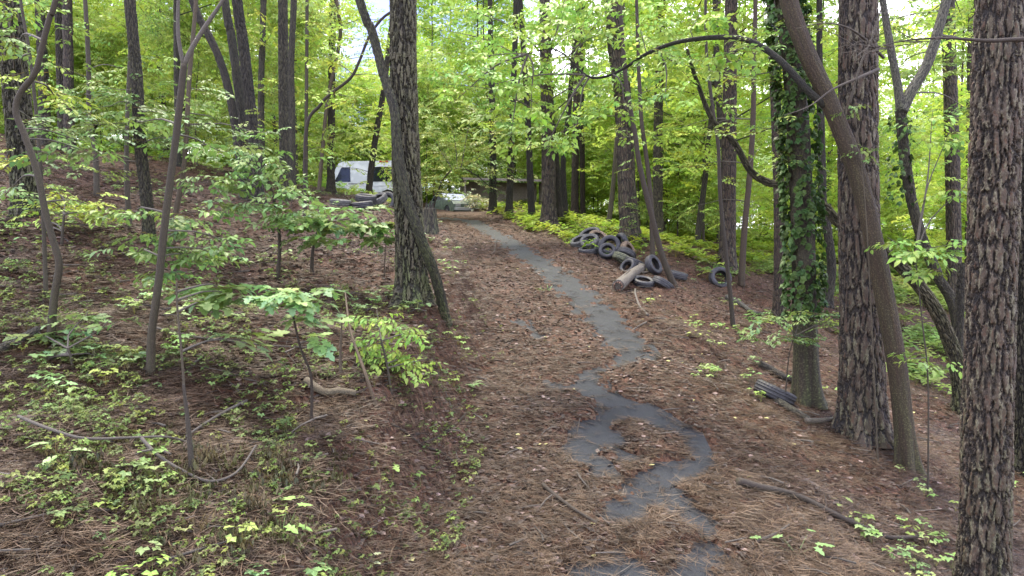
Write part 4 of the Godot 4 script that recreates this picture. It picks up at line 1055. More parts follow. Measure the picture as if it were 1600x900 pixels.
# ---------------------------------------------------------------- the woods behind
func far_crown(seed_: int, h: float, low: float, wide: float, limbs: int, per: int, kind: String) -> Array:
	var r := RandomNumberGenerator.new()
	r.seed = seed_
	var xf := []
	var cols := []
	var st := []
	for k in limbs:
		var f := pow(r.randf(), 1.0)
		var y := lerpf(low, h, f)
		var a := r.randf() * TAU
		var ln := wide * r.randf_range(0.55, 1.1) * (1.0 - 0.45 * f)
		var dir := Vector3(cos(a), r.randf_range(0.25, 0.8), sin(a))
		st.append([Vector3(0, y, 0), dir * ln])
		for i in per:
			var t := sqrt(r.randf()) * 1.05
			var p := Vector3(0, y, 0) + dir * ln * t + Vector3(r.randfn() * 0.55, r.randfn() * 0.22, r.randfn() * 0.55)
			xf.append(spray_xf(p, r.randf_range(0.7, 1.2), 0.55))
			var g := r.randf_range(0.7, 1.25)
			cols.append(Color(g * r.randf_range(0.85, 1.15), g, g * r.randf_range(0.7, 1.3)))
	return [xf, cols, st]

func far_tree(seed_: int, h: float, low: float, wide: float, limbs: int, per: int, rad: float, bark: int, kind: String, tint: Color, wood: Color) -> Node3D:
	var r := RandomNumberGenerator.new()
	r.seed = seed_ + 500
	var o := Node3D.new()
	var lean := Vector3(r.randf_range(-1, 1), 0, r.randf_range(-1, 1)) * h * 0.03
	var pts := [Vector3(0, -0.3, 0), Vector3(0, h * 0.3, 0) + lean * r.randf_range(-0.5, 1.0), Vector3(0, h * 0.65, 0) + lean, Vector3(0, h, 0) + lean * r.randf_range(0.5, 1.6)]
	var st := SurfaceTool.new()
	st.begin(Mesh.PRIMITIVE_TRIANGLES)
	st.append_from(tube(pts, rad * 0.72, rad * 0.25, 14, 0.5, rad * 0.2, rad * 0.4, wood, 0.15, seed_, bark), 0, Transform3D.IDENTITY)
	var cr := far_crown(seed_, h, low, wide, limbs, per, kind)
	for s in cr[2]:
		var q: Vector3 = s[0]
		var e: Vector3 = s[1]
		if q.y < h * 0.8:
			st.append_from(tube([q, q + e * 0.5 + Vector3(0, -0.1, 0), q + e], rad * 0.15, 0.006, 5, 0.6, 0.0, 0.0, wood), 0, Transform3D.IDENTITY)
	part("trunk", st.commit(), BARK[bark], o)
	for i in cr[1].size():
		cr[1][i] = cr[1][i] * tint
	scatter("crown", SP[kind], M.leaf_far, cr[0], cr[1], o)
	return o

func build_far_trees() -> void:
	var kinds := []
	var wood := Color(0.46, 0.41, 0.35)
	kinds.append(["forest_tree", far_tree(1, 19.0, 2.5, 3.6, 40, 22, 0.16, 1, "far_a", YEL, wood)])
	kinds.append(["forest_tree", far_tree(2, 22.0, 5.0, 4.0, 40, 22, 0.21, 1, "far_b", YEL * 0.95, wood * 0.9)])
	kinds.append(["forest_tree", far_tree(3, 15.0, 1.5, 3.2, 36, 20, 0.10, 2, "far_a", YEL * 1.05, wood)])
	kinds.append(["forest_tree", far_tree(4, 24.0, 9.0, 4.2, 32, 22, 0.24, 0, "far_b", Color(0.38, 0.51, 0.10), wood)])
	kinds.append(["forest_tree", far_tree(5, 9.0, 0.8, 2.6, 28, 22, 0.055, 2, "far_a", YEL, wood)])
	kinds.append(["forest_tree", far_tree(6, 7.0, 0.6, 2.4, 26, 22, 0.045, 2, "far_b", Color(0.40, 0.53, 0.13), wood)])
	kinds.append(["forest_tree", far_tree(7, 18.0, 4.0, 3.4, 36, 21, 0.14, 1, "far_a", Color(0.33, 0.48, 0.10), wood * 0.8)])
	var r := RandomNumberGenerator.new()
	r.seed = 21
	var taken := []
	var n := 0
	var tries := 0
	while n < 360 and tries < 14000:
		tries += 1
		var d := 24.0 + 74.0 * pow(r.randf(), 1.05)
		if n > 190:
			d = r.randf_range(44.0, 100.0) if n < 280 else r.randf_range(50.0, 112.0)
		var sx := r.randf_range(-0.95, 0.95)       # tangent of the bearing
		if n > 280:
			sx = r.randf_range(0.0, 0.85) if n % 3 else r.randf_range(-0.85, -0.2)
		var x := sx * d
		var bear := sx * 1067.0 + 800.0
		if absf(x - tab(XR, d)) < 3.0 and d < 46.0:
			continue
		if d < 50.0 and bear > 470.0 and bear < 800.0:      # the clearing with the van and the car stays open
			continue
		if d < 36.0 and bear > 800.0 and bear < 1000.0:
			continue
		var ok := true
		for q in taken:
			if Vector2(x, d).distance_to(q) < 1.9 + d * 0.012:
				ok = false
				break
		if not ok:
			continue
		taken.append(Vector2(x, d))
		var k := r.randi_range(0, kinds.size() - 1)
		if (k == 3 or k == 1) and r.randf() < 0.55:
			k = 2 if r.randf() < 0.5 else 0
		if n > 190:
			k = [4, 5, 2][n % 3]
		if d < 34.0 and (k == 3 or k == 1) and r.randf() < 0.6:
			k = 4
		var o: Node3D = kinds[k][1].duplicate()
		o.name = numbered("understory_tree" if k == 4 or k == 5 or k == 2 else "forest_tree")
		o.position = Vector3(x, height(x, d), -d)
		o.rotation.y = r.randf() * TAU
		o.scale = Vector3.ONE * r.randf_range(0.85, 1.2)
		var where := ""
		if bear < 470.0:
			where = "on the left slope" if d < 50.0 else "over the left slope's crest"
		elif bear < 800.0:
			where = "beyond the van and shed"
		elif bear < 1180.0:
			where = "past the tyre heap" if d < 50.0 else "far past the tyre heap"
		else:
			where = "in the low ground at right" if d < 50.0 else "far beyond the low ground"
		var looks: String = ["slim tree leafy from low down", "tall tree with spreading yellow-green leaves", "slender young tree in bright yellow-green leaf", "tall pine-barked tree, leafy only on top", "small bushy bright green understory tree", "low pale green understory tree", "dark-stemmed tree with mid-green leaves"][k]
		tag(o, looks + " " + where, "tree", looks + ", " + where)
		add_child(o)
		n += 1
	# low leafy trees close behind the clearing
	var spots := [Vector2(-9.97, -56.00), Vector2(-7.80, -52.00), Vector2(-6.19, -50.00), Vector2(-5.57, -54.00), Vector2(-4.78, -58.00), Vector2(-3.11, -51.00), Vector2(-1.75, -49.00), Vector2(-0.70, -50.00), Vector2(-14.10, -47.00), Vector2(-14.38, -52.00), Vector2(-14.13, -58.00), Vector2(-11.39, -54.00), Vector2(-6.12, -45.00), Vector2(-5.20, -42.00), Vector2(-5.37, -47.00), Vector2(2.92, -52.00), Vector2(4.50, -48.00), Vector2(6.33, -50.00), Vector2(7.54, -46.00), Vector2(9.84, -50.00), Vector2(10.33, -45.00), Vector2(13.36, -50.00), Vector2(13.80, -46.00), Vector2(4.50, -60.00), Vector2(10.33, -58.00), Vector2(14.62, -60.00), Vector2(7.12, -38.00), Vector2(8.62, -40.00), Vector2(8.95, -37.00), Vector2(10.67, -39.00), Vector2(-31.75, -44.00), Vector2(-28.54, -42.00), Vector2(-29.32, -46.00), Vector2(-25.59, -43.00), Vector2(-25.99, -47.00), Vector2(-22.68, -44.00), Vector2(-22.49, -48.00), Vector2(-19.19, -45.00), Vector2(-18.83, -49.00), Vector2(-15.95, -46.00)]
	for i in spots.size():
		var k: int = [4, 5, 2, 5][i % 4]
		var o: Node3D = kinds[k][1].duplicate()
		o.name = numbered("understory_tree")
		o.position = at(spots[i])
		o.rotation.y = r.randf() * TAU
		o.scale = Vector3.ONE * r.randf_range(0.9, 1.2)
		var l := "low bushy tree closing off the clearing behind the van and the old car" if i < 15 else ("low bushy tree closing off the view beyond the tyre heap" if i < 30 else "low bushy tree on the crest of the left slope")
		tag(o, l, "tree", "low trees closing off the clearing" if i < 15 else ("low trees beyond the tyre heap" if i < 30 else "low trees on the left crest"))
		add_child(o)
	for k in kinds:
		k[1].free()
# ---------------------------------------------------------------- van, car, shed
func wheel(o: Node3D, pos: Vector3, r: float) -> void:
	var w := Node3D.new()
	w.name = "wheel"
	w.position = pos
	w.rotation_degrees = Vector3(90, 0, 0)
	o.add_child(w, true)
	part("tyre", lathe([Vector2(r * 0.6, -0.1), Vector2(r * 0.92, -0.11), Vector2(r, -0.08), Vector2(r, 0.08), Vector2(r * 0.92, 0.11), Vector2(r * 0.6, 0.1)], 28), M.rubber, w)
	part("rim", lathe([Vector2(0.01, 0.07), Vector2(r * 0.25, 0.09), Vector2(r * 0.5, 0.05), Vector2(r * 0.62, 0.1), Vector2(r * 0.62, -0.1), Vector2(0.01, -0.06)], 20), M.steel, w)

func build_vehicles() -> void:
	M.rubber = speckled("weathered rubber", Color(0.018, 0.019, 0.021), Color(0.05, 0.052, 0.056), 0.03, 0.6, 0.15, 2.0)
	M.steel = plain("dull steel", Color(0.4, 0.4, 0.4), 0.45, 0.8)
	M.white_paint = speckled("dusty white paint", Color(0.52, 0.55, 0.57), Color(0.68, 0.70, 0.71), 0.01, 0.35, 0.0, 0.5)
	M.dark_glass = plain("dark window glass", Color(0.012, 0.014, 0.014), 0.06)
	M.black_trim = plain("black trim", Color(0.03, 0.03, 0.032), 0.5)
	M.red_lens = plain("red lens", Color(0.30, 0.02, 0.012), 0.25)
	M.green_paint = speckled("faded green paint", Color(0.06, 0.085, 0.06), Color(0.14, 0.18, 0.13), 0.02, 0.5, 0.0, 0.6)
	M.old_wood = speckled("weathered board", Color(0.16, 0.13, 0.10), Color(0.42, 0.36, 0.30), 0.05, 0.85, 0.4, 1.5)
	# van: +x is forward, seen from its side; its rear end stands behind the big left trunk
	var vp := Vector2(-6.34, -42.00)
	var van := thing("van", "white high-roofed van with big dark side windows parked beyond the straight dark trunk", "van", at(vp, -0.1))
	van.rotation.y = deg_to_rad(174.0)
	var side := [Vector2(0.0, 0.45), Vector2(0.0, 1.25), Vector2(0.04, 2.1), Vector2(0.12, 2.44), Vector2(0.4, 2.52), Vector2(3.7, 2.52), Vector2(4.05, 2.40), Vector2(4.6, 1.40), Vector2(5.05, 1.24), Vector2(5.35, 1.02), Vector2(5.42, 0.45), Vector2(4.95, 0.42), Vector2(4.82, 0.7), Vector2(4.5, 0.82), Vector2(4.18, 0.7), Vector2(4.05, 0.42), Vector2(1.45, 0.42), Vector2(1.32, 0.7), Vector2(1.0, 0.82), Vector2(0.68, 0.7), Vector2(0.55, 0.42)]
	part("body", slab(side, -1.0, 1.0, 0.09, 1.3, 2.5), M.white_paint, van)
	for s in [-1.0, 1.0]:
		var tip := Basis(Vector3.RIGHT, -s * 0.075)
		for w in [[[Vector2(3.3, 1.28), Vector2(3.32, 2.16), Vector2(3.86, 2.16), Vector2(4.28, 1.30)], "front_window"], [[Vector2(0.28, 1.28), Vector2(0.30, 2.16), Vector2(1.98, 2.16), Vector2(2.02, 1.28)], "side_window"]]:
			part(w[1], slab(w[0], s * 0.90, s * 1.012, 0.09, 1.3, 2.5), M.dark_glass, van)
		part("window_post", slab([Vector2(1.13, 1.28), Vector2(1.13, 2.16), Vector2(1.17, 2.16), Vector2(1.17, 1.28)], s * 0.95, s * 1.018, 0.09, 1.3, 2.5), M.black_trim, van)
		part("door_rail", box(Vector3(0.95, 0.04, 0.03)), M.black_trim, van, Vector3(2.95, 1.16, s * 1.008))
		part("belt_moulding", box(Vector3(4.9, 0.07, 0.025)), M.white_paint, van, Vector3(2.6, 1.05, s * 1.006))
		part("side_seam", box(Vector3(0.025, 1.9, 0.02)), M.steel, van, Vector3(2.17, 1.42, s * 0.985))
		part("side_seam", box(Vector3(0.025, 0.8, 0.012)), M.steel, van, Vector3(3.2, 0.9, s * 1.0))
		part("roof_lamp", box(Vector3(0.55, 0.11, 0.10)), M.red_lens, van, Vector3(1.25, 2.47, s * 0.90))
		var mirror := part("mirror", box(Vector3(0.16, 0.34, 0.22)), M.black_trim, van, Vector3(4.42, 1.5, s * 1.22))
		part("arm", box(Vector3(0.05, 0.05, 0.18)), M.black_trim, mirror, Vector3(0, -0.1, -s * 0.16))
		part("tail_light", box(Vector3(0.04, 0.5, 0.12)), M.red_lens, van, Vector3(-0.01, 1.0, s * 0.88))
		wheel(van, Vector3(1.0, 0.36, s * 0.88), 0.36)
		wheel(van, Vector3(4.5, 0.36, s * 0.88), 0.36)
	part("roof_rib", box(Vector3(3.0, 0.03, 1.5)), M.white_paint, van, Vector3(2.1, 2.53, 0.0))
	part("bumper", box(Vector3(0.16, 0.2, 1.9)), M.black_trim, van, Vector3(-0.05, 0.5, 0.0))
	part("windscreen", slab([Vector2(4.03, 2.3), Vector2(4.11, 2.3), Vector2(4.62, 1.46), Vector2(4.54, 1.46)], -0.78, 0.78), M.dark_glass, van)
	# old car: +x forward, its windscreen, coloured pale for reflected sky, faces the drive
	var cp := Vector2(-3.42, -39.00)
	var car := thing("old_car", "old faded green car with a pale windscreen, sunk in shrubs at the drive's end", "car", at(cp, -0.6))
	car.rotation.y = deg_to_rad(-62.0)
	part("body", slab([Vector2(-2.2, 0.3), Vector2(-2.25, 0.75), Vector2(-1.6, 0.95), Vector2(0.75, 0.98), Vector2(1.9, 0.86), Vector2(2.2, 0.68), Vector2(2.22, 0.3), Vector2(1.75, 0.28), Vector2(1.6, 0.58), Vector2(1.3, 0.68), Vector2(1.0, 0.58), Vector2(0.85, 0.28), Vector2(-0.95, 0.28), Vector2(-1.1, 0.58), Vector2(-1.4, 0.68), Vector2(-1.7, 0.58), Vector2(-1.85, 0.28)], -0.86, 0.86, 0.06, 0.6, 1.0), M.green_paint, car)
	var cabin := part("cabin", slab([Vector2(-1.55, 0.94), Vector2(-1.0, 1.40), Vector2(0.0, 1.42), Vector2(0.75, 0.96)], -0.78, 0.78, 0.14, 0.95, 1.42), M.green_paint, car)
	for s in [-1.0, 1.0]:
		part("side_window", slab([Vector2(-1.25, 1.0), Vector2(-0.92, 1.34), Vector2(-0.45, 1.35), Vector2(-0.45, 1.0)], s * 0.68, s * 0.765, 0.08, 0.95, 1.42), M.dark_glass, cabin)
		part("side_window", slab([Vector2(-0.38, 1.0), Vector2(-0.38, 1.35), Vector2(-0.05, 1.35), Vector2(0.5, 1.0)], s * 0.68, s * 0.765, 0.08, 0.95, 1.42), M.dark_glass, cabin)
		wheel(car, Vector3(1.3, 0.3, s * 0.76), 0.31)
		wheel(car, Vector3(-1.4, 0.3, s * 0.76), 0.31)
		part("headlight", box(Vector3(0.06, 0.14, 0.3)), M.steel, car, Vector3(2.2, 0.62, s * 0.58))
	var ws := part("windscreen", box(Vector3(0.76, 0.02, 1.34), Basis(Vector3.BACK, -0.55)), M.white_paint, car, Vector3(0.42, 1.20, 0.0))  # opaque white panel: the sky's reflection in the glass is put into the colour
	part("dark_mark", star(0.09), M.black_trim, ws, Vector3(0.02, 0.016, -0.15))
	part("roof_rail", box(Vector3(0.08, 0.05, 1.3)), M.black_trim, car, Vector3(0.02, 1.43, 0.0))
	part("bumper", box(Vector3(0.12, 0.16, 1.6)), M.steel, car, Vector3(2.26, 0.42, 0.0))
	# shed with a flat board roof
	var sp := Vector2(-0.64, -46.00)
	var shed := thing("shed", "low open-fronted shed with a flat board roof behind the car, dark inside", "shed", at(sp, -0.05))
	shed.rotation.y = deg_to_rad(12)
	for k in 8:
		part("roof_board", box(Vector3(5.6, 0.05, 0.245)), M.old_wood, shed, Vector3(rng.randf_range(-0.04, 0.04), 1.86 + 0.02 * k, 0.9 - 0.25 * k))
	part("fascia_board", box(Vector3(5.6, 0.14, 0.04)), M.old_wood, shed, Vector3(0, 1.80, 1.05))
	for k in 22:
		part("wall_board", box(Vector3(0.235, 1.85, 0.03)), M.old_wood, shed, Vector3(-2.6 + 0.24 * k, 0.9, -0.8 + 0.004 * (k % 2)))
	for s in [-1.0, 1.0]:
		part("post", box(Vector3(0.1, 1.78, 0.1)), M.old_wood, shed, Vector3(s * 2.66, 0.86, 0.95))
		for k in 7:
			part("wall_board", box(Vector3(0.03, 1.8, 0.235)), M.old_wood, shed, Vector3(s * 2.72, 0.88, -0.65 + 0.24 * k))

func star(r: float) -> ArrayMesh:
	var st := st_new()
	for k in 6:
		var a := TAU * k / 6.0
		var u := Vector3(cos(a), 0, sin(a))
		var v := Vector3(-sin(a), 0, cos(a))
		quad_st(st, v * r * 0.25, u * r, -v * r * 0.25, u * r * 0.2)
	return st_end(st)

# ---------------------------------------------------------------- tyres
var tyre_parts: Array = []

func make_tyre_meshes() -> void:
	var tread := []
	var ys := [-0.098, -0.088, -0.072, -0.064, -0.064, -0.056, -0.03, -0.022, -0.022, -0.006, 0.006, 0.022, 0.022, 0.03, 0.056, 0.064, 0.064, 0.072, 0.088, 0.098]
	var rs := [0.300, 0.322, 0.329, 0.330, 0.321, 0.321, 0.332, 0.332, 0.324, 0.324, 0.324, 0.324, 0.332, 0.332, 0.321, 0.321, 0.330, 0.329, 0.322, 0.300]
	var pos := PackedVector3Array()
	var uv := PackedVector2Array()
	var segs := 96
	for i in ys.size():
		for c in segs + 1:
			var a := TAU * (c % segs) / segs
			var cut := 0.010 if (c % segs) % 3 == 0 and (i < 4 or i > 15) and i > 0 and i < 19 else 0.0
			pos.append(Vector3(cos(a) * (rs[i] - cut), ys[i], sin(a) * (rs[i] - cut)))
			uv.append(Vector2(float(c) / segs, ys[i]))
	tyre_parts.append(["tread", grid_mesh(pos, ys.size(), segs + 1, uv, PackedColorArray())])
	for s in [-1.0, 1.0]:
		tyre_parts.append(["sidewall", lathe([Vector2(0.3002, 0.0975 * s), Vector2(0.285, 0.106 * s), Vector2(0.278, 0.105 * s), Vector2(0.274, 0.109 * s), Vector2(0.255, 0.111 * s), Vector2(0.235, 0.106 * s), Vector2(0.222, 0.098 * s), Vector2(0.212, 0.096 * s), Vector2(0.200, 0.086 * s), Vector2(0.193, 0.078 * s)], 64)])
	tyre_parts.append(["inner_liner", lathe([Vector2(0.1935, -0.077), Vector2(0.21, -0.070), Vector2(0.25, -0.09), Vector2(0.295, -0.085), Vector2(0.312, -0.04), Vector2(0.313, 0.04), Vector2(0.295, 0.085), Vector2(0.25, 0.09), Vector2(0.21, 0.070), Vector2(0.1935, 0.077)], 64)])

func tyre(centre: Vector3, axis: Vector3, size: float, mat: Material, label: String, group: String) -> void:
	var o := thing("tyre", label, "tyre", centre, group)
	var y := axis.normalized()
	var x := y.cross(Vector3(0.31, 0.2, 0.93)).normalized()
	o.basis = Basis(x, y, x.cross(y)).scaled(Vector3.ONE * size)
	for p in tyre_parts:
		part(p[0], p[1], mat, o)

func build_tyres() -> void:
	var r := RandomNumberGenerator.new()
	r.seed = 31
	make_tyre_meshes()
	var blk: Material = speckled("black rubber", Color(0.010, 0.010, 0.011), Color(0.032, 0.033, 0.036), 0.012, 0.62, 0.1, 2.0)
	var dust: Material = speckled("dusty rubber", Color(0.03, 0.03, 0.028), Color(0.09, 0.09, 0.08), 0.02, 0.75, 0.1, 2.0)
	var tan_: Material = speckled("mud-caked rubber", Color(0.06, 0.04, 0.025), Color(0.22, 0.16, 0.10), 0.02, 0.85, 0.2, 2.0)
	var moss: Material = speckled("mossy rubber", Color(0.03, 0.032, 0.024), Color(0.14, 0.15, 0.08), 0.03, 0.85, 0.2, 2.0)
	var g := "old tyres dumped beside the drive"
	tyre(Vector3(2.61, 3.68, -22.90), Vector3(-0.35, 0.8, 0.45), 1.15, blk, "black tyre leaning at the back of the heap, topmost on its left side", g)
	tyre(Vector3(2.81, 3.60, -22.40), Vector3(0.15, 0.75, 0.55), 0.95, tan_, "tan muddy tyre lying on the black one at the heap's top", g)
	tyre(Vector3(2.21, 3.47, -22.30), Vector3(-0.4, 0.85, 0.35), 1.0, dust, "dusty tyre sunk in weeds at the far left end of the heap", g)
	tyre(Vector3(2.48, 3.46, -21.90), Vector3(-0.3, 0.75, 0.6), 0.95, dust, "grey tyre tilted open toward the drive below the tan muddy one", g)
	tyre(Vector3(2.66, 3.28, -21.90), Vector3(-0.75, 0.4, 0.5), 0.9, dust, "half-buried grey tyre under the tilted one at the heap's left", g)
	tyre(Vector3(3.09, 3.32, -21.60), Vector3(-0.22, 0.35, 0.9), 1.02, blk, "largest black tyre standing up and facing the drive, centre of the heap", g)
	tyre(Vector3(2.94, 3.15, -21.10), Vector3(-0.15, 0.55, 0.8), 0.82, blk, "smaller black tyre leaning against the largest standing one", g)
	tyre(Vector3(3.57, 3.47, -22.20), Vector3(0.75, 0.25, -0.3), 0.85, blk, "black tyre seen edge-on behind the largest standing one, at its right", g)
	tyre(Vector3(3.64, 3.17, -21.50), Vector3(0.72, 0.35, 0.6), 0.9, tan_, "brown muddy tyre leaning right, behind the edge-on row", g)
	tyre(Vector3(2.39, 3.15, -21.50), Vector3(-0.1, 0.97, 0.2), 0.95, blk, "black tyre lying flat under the left end of the heap", g)
	tyre(Vector3(3.50, 3.03, -21.00), Vector3(0.45, 0.78, -0.42), 0.95, blk, "dark tyre slumped edge-on below the brown muddy one", g)
	tyre(Vector3(3.32, 2.92, -20.50), Vector3(0.42, 0.86, -0.1), 0.95, moss, "green mossy tyre lying slanted in the middle of the downhill row", g)
	tyre(Vector3(3.60, 2.79, -20.10), Vector3(0.38, 0.9, -0.05), 0.92, blk, "black tyre lying slanted next downhill of the mossy one", g)
	tyre(Vector3(3.34, 2.68, -19.70), Vector3(-0.62, 0.5, 0.55), 0.75, blk, "small black tyre propped beside the upper end of the fallen log", g)
	tyre(Vector3(4.06, 2.74, -19.60), Vector3(0.66, 0.42, 0.62), 0.92, blk, "black tyre standing tilted on its own right of the log, tread toward the drive", g)
	tyre(Vector3(3.44, 2.31, -17.90), Vector3(0.1, 0.95, 0.3), 0.92, blk, "black tyre lying flat in front of the heap, nearest the drive beside the log", g)
	tyre(Vector3(3.95, 2.24, -17.90), Vector3(0.55, 0.82, -0.15), 0.95, blk, "black tyre tipped against the flat one at the leaning stem's foot", g)
	tyre(Vector3(4.72, 2.45, -19.50), Vector3(0.2, 0.97, 0.1), 0.9, blk, "sunken black tyre behind the foot of the leaning stem", g)
	tyre(Vector3(6.16, 2.35, -20.20), Vector3(0.12, 0.35, 0.92), 1.0, blk, "lone black tyre propped upright at the straight brown pine", "single tyres on the right slope")
	tyre(Vector3(4.23, 0.79, -10.90), Vector3(0.42, 0.88, -0.02), 1.0, blk, "lone black tyre lying tilted on the slope beside the ivy-covered tree", "single tyres on the right slope")
	var g2 := "tyres piled on the rise before the van"
	tyre(at(Vector2(-5.01, -20.03), 0.10), Vector3(0.1, 1, 0.1), 0.95, dust, "grey tyre lying flat farthest left of those before the van", g2)
	tyre(at(Vector2(-4.39, -20.08), 0.10), Vector3(-0.1, 1, 0.1), 1.0, blk, "black tyre lying flat at the bottom of the pile before the van", g2)
	tyre(at(Vector2(-4.55, -21.37), 0.30), Vector3(0.1, 1, 0.2), 1.0, blk, "black tyre stacked on another before the van", g2)
	tyre(at(Vector2(-4.40, -22.48), 0.22), Vector3(-0.3, 0.8, 0.4), 1.0, dust, "grey tyre tilted in the pile before the van", g2)
	tyre(at(Vector2(-4.59, -25.11), 0.2), Vector3(-0.2, 0.4, 0.85), 1.15, blk, "big black tyre standing at the right end of the pile before the van", g2)

# ---------------------------------------------------------------- logs, branches, sticks
func stick(called: String, label: String, category: String, pts2: Array, r0: float, r1: float, tint: Color, bark := 2, lift := 0.02, ups := [], group := "") -> Node3D:
	var o := thing(called, label, category, at(pts2[0]), group)
	var pts := []
	for i in pts2.size():
		var up: float = ups[i] if i < ups.size() else lift
		pts.append(at(pts2[i], up) - o.position)
	o.set_meta("axis", pts)
	part("wood", tube(pts, r0, r1, 24 if r0 > 0.06 else 10, 0.06, minf(0.012, r0 * 0.14), 0.0, tint, 0.12, r0 * 77.0), BARK[bark], o)
	return o

func twigs(o: Node3D, n: int, ln: float, r: float, tint: Color) -> void:
	var line := curve_points(o.get_meta("axis"), 20)
	for k in n:
		var s := line[rng.randi_range(5, 20)]
		var a := rng.randf() * TAU
		var dir := Vector3(cos(a), rng.randf_range(0.0, 0.5), sin(a))
		var l := ln * rng.randf_range(0.4, 1.0)
		part("twig", tube([s, s + dir * l * 0.5, s + dir * l + Vector3(0, -0.08 * l, 0)], r, r * 0.3, 6, 0.08, 0.0, 0.0, tint), BARK[2], o)

func build_deadwood() -> void:
	var o: Node3D
	# short broken log among the tyres
	o = stick("log", "thick short log with a splintered end lying downhill from the tyre heap", "log", [Vector2(3.74, -19.68), Vector2(3.12, -17.99), Vector2(2.49, -16.00)], 0.13, 0.15, Color(4.6, 3.6, 2.5), 2, 0.14)
	for k in 12:
		var a := TAU * k / 12.0
		var e: Vector3 = o.get_meta("axis")[2]
		var dir: Vector3 = (e - o.get_meta("axis")[1]).normalized()
		var u := dir.cross(Vector3.UP).normalized()
		var q := u * cos(a) * 0.10 + u.cross(dir) * sin(a) * 0.10
		part("splinter", tube([e - dir * 0.1 + q, e + dir * rng.randf_range(0.05, 0.22) + q * 0.9], 0.035, 0.006, 6, 0.05, 0.0, 0.0, Color(1.0, 0.5, 0.35)), BARK[2], o)
	part("bark_strip", tube([Vector3(0.02, 0.14, 0.0), (o.get_meta("axis")[1] as Vector3) + Vector3(0, 0.115, 0), (o.get_meta("axis")[2] as Vector3) * 0.9 + Vector3(0, 0.11, 0)], 0.03, 0.03, 8, 0.08, 0.006, 0.0, Color(0.8, 0.7, 0.6)), BARK[0], o)
	var dk := Color(0.45, 0.38, 0.33)
	stick("fallen_branch", "pale barkless pole lying across the mossy tyre toward the fallen log", "branch", [Vector2(3.39, -21.56), Vector2(3.58, -20.35), Vector2(3.76, -19.46)], 0.035, 0.03, Color(2.4, 2.2, 1.6), 2, 0.2)
	stick("fallen_branch", "dark branch lying between the tilted lone-standing tyre and the fallen log", "branch", [Vector2(3.60, -19.01), Vector2(4.05, -19.66), Vector2(4.53, -20.12)], 0.03, 0.02, Color(0.7, 0.6, 0.5), 2, 0.06)
	o = stick("fallen_branch", "long dark dead branch on the needles, nearest on the right of the drive", "branch", [Vector2(2.36, -7.03), Vector2(2.60, -7.09), Vector2(2.89, -7.18), Vector2(3.12, -7.16), Vector2(3.36, -7.06), Vector2(3.67, -7.05), Vector2(4.05, -7.19), Vector2(4.51, -7.36)], 0.045, 0.022, dk, 2, 0.065)
	twigs(o, 9, 0.5, 0.006, dk)
	o = stick("fallen_branch", "short curved dark stick lying at the left rim of the wet asphalt", "branch", [Vector2(0.32, -6.99), Vector2(0.43, -6.79), Vector2(0.53, -6.59), Vector2(0.64, -6.41), Vector2(0.79, -6.28)], 0.022, 0.014, dk, 2, 0.04)
	o = stick("fallen_branch", "broken brown log piece on the left slope under the large lobed leaves", "branch", [Vector2(-2.05, -6.73), Vector2(-1.85, -6.65), Vector2(-1.70, -6.66), Vector2(-1.54, -6.68)], 0.045, 0.035, Color(1.15, 0.95, 0.75), 2, 0.045)
	twigs(o, 2, 0.5, 0.008, dk)
	o = stick("fallen_branch", "long pale straight stick resting low across the left slope", "branch", [Vector2(-3.81, -7.21), Vector2(-3.37, -7.16), Vector2(-2.97, -7.16), Vector2(-2.60, -7.26), Vector2(-2.23, -7.38)], 0.014, 0.008, Color(7.8, 7.6, 6.7), 2, 0.06)
	o = stick("fallen_branch", "mossy dark log end at the left border of the slope", "branch", [Vector2(-4.75, -6.15), Vector2(-4.65, -6.33), Vector2(-4.56, -6.55)], 0.05, 0.04, Color(0.8, 0.75, 0.65), 1, 0.04)
	o = stick("fallen_branch", "pale forked vine looping low over the leaves at lower left", "vine", [Vector2(-3.62, -4.96), Vector2(-3.34, -4.86), Vector2(-3.06, -4.82), Vector2(-2.81, -4.94), Vector2(-2.58, -5.03), Vector2(-2.51, -5.20)], 0.014, 0.008, Color(7.1, 6.4, 5.2), 2, 0.05, [0.1, 0.14, 0.12, 0.14, 0.12, 0.05])
	o = stick("fallen_branch", "pale vine bowed like a hammock at lower left, beneath the forked one", "vine", [Vector2(-2.71, -4.94), Vector2(-2.54, -4.85), Vector2(-2.32, -4.79), Vector2(-2.16, -4.83), Vector2(-2.03, -4.97), Vector2(-2.00, -5.27)], 0.014, 0.008, Color(7.8, 7.1, 5.9), 2, 0.05, [0.14, 0.1, 0.08, 0.08, 0.12, 0.16])
	o = stick("fallen_branch", "thin dark stick pointing downhill at lower left", "branch", [Vector2(-2.69, -4.35), Vector2(-2.52, -4.23), Vector2(-2.35, -4.10), Vector2(-2.25, -4.02)], 0.012, 0.008, dk)
	o = stick("fallen_branch", "dark knobby stick on the lower left slope below the downhill stick", "branch", [Vector2(-2.44, -3.96), Vector2(-2.32, -3.92), Vector2(-2.21, -3.88)], 0.013, 0.01, dk)
	o = stick("fallen_branch", "long pale stick slanting through low plants at left", "branch", [Vector2(-2.42, -6.17), Vector2(-2.49, -5.84), Vector2(-2.54, -5.48), Vector2(-2.55, -5.28)], 0.016, 0.01, Color(1.6, 1.4, 1.1), 2, 0.06)
	o = stick("fallen_branch", "thin grey stick at far left among toothed leaves", "branch", [Vector2(-3.53, -5.83), Vector2(-3.70, -5.59), Vector2(-3.89, -5.41), Vector2(-4.02, -5.25)], 0.013, 0.01, Color(0.9, 0.8, 0.7))
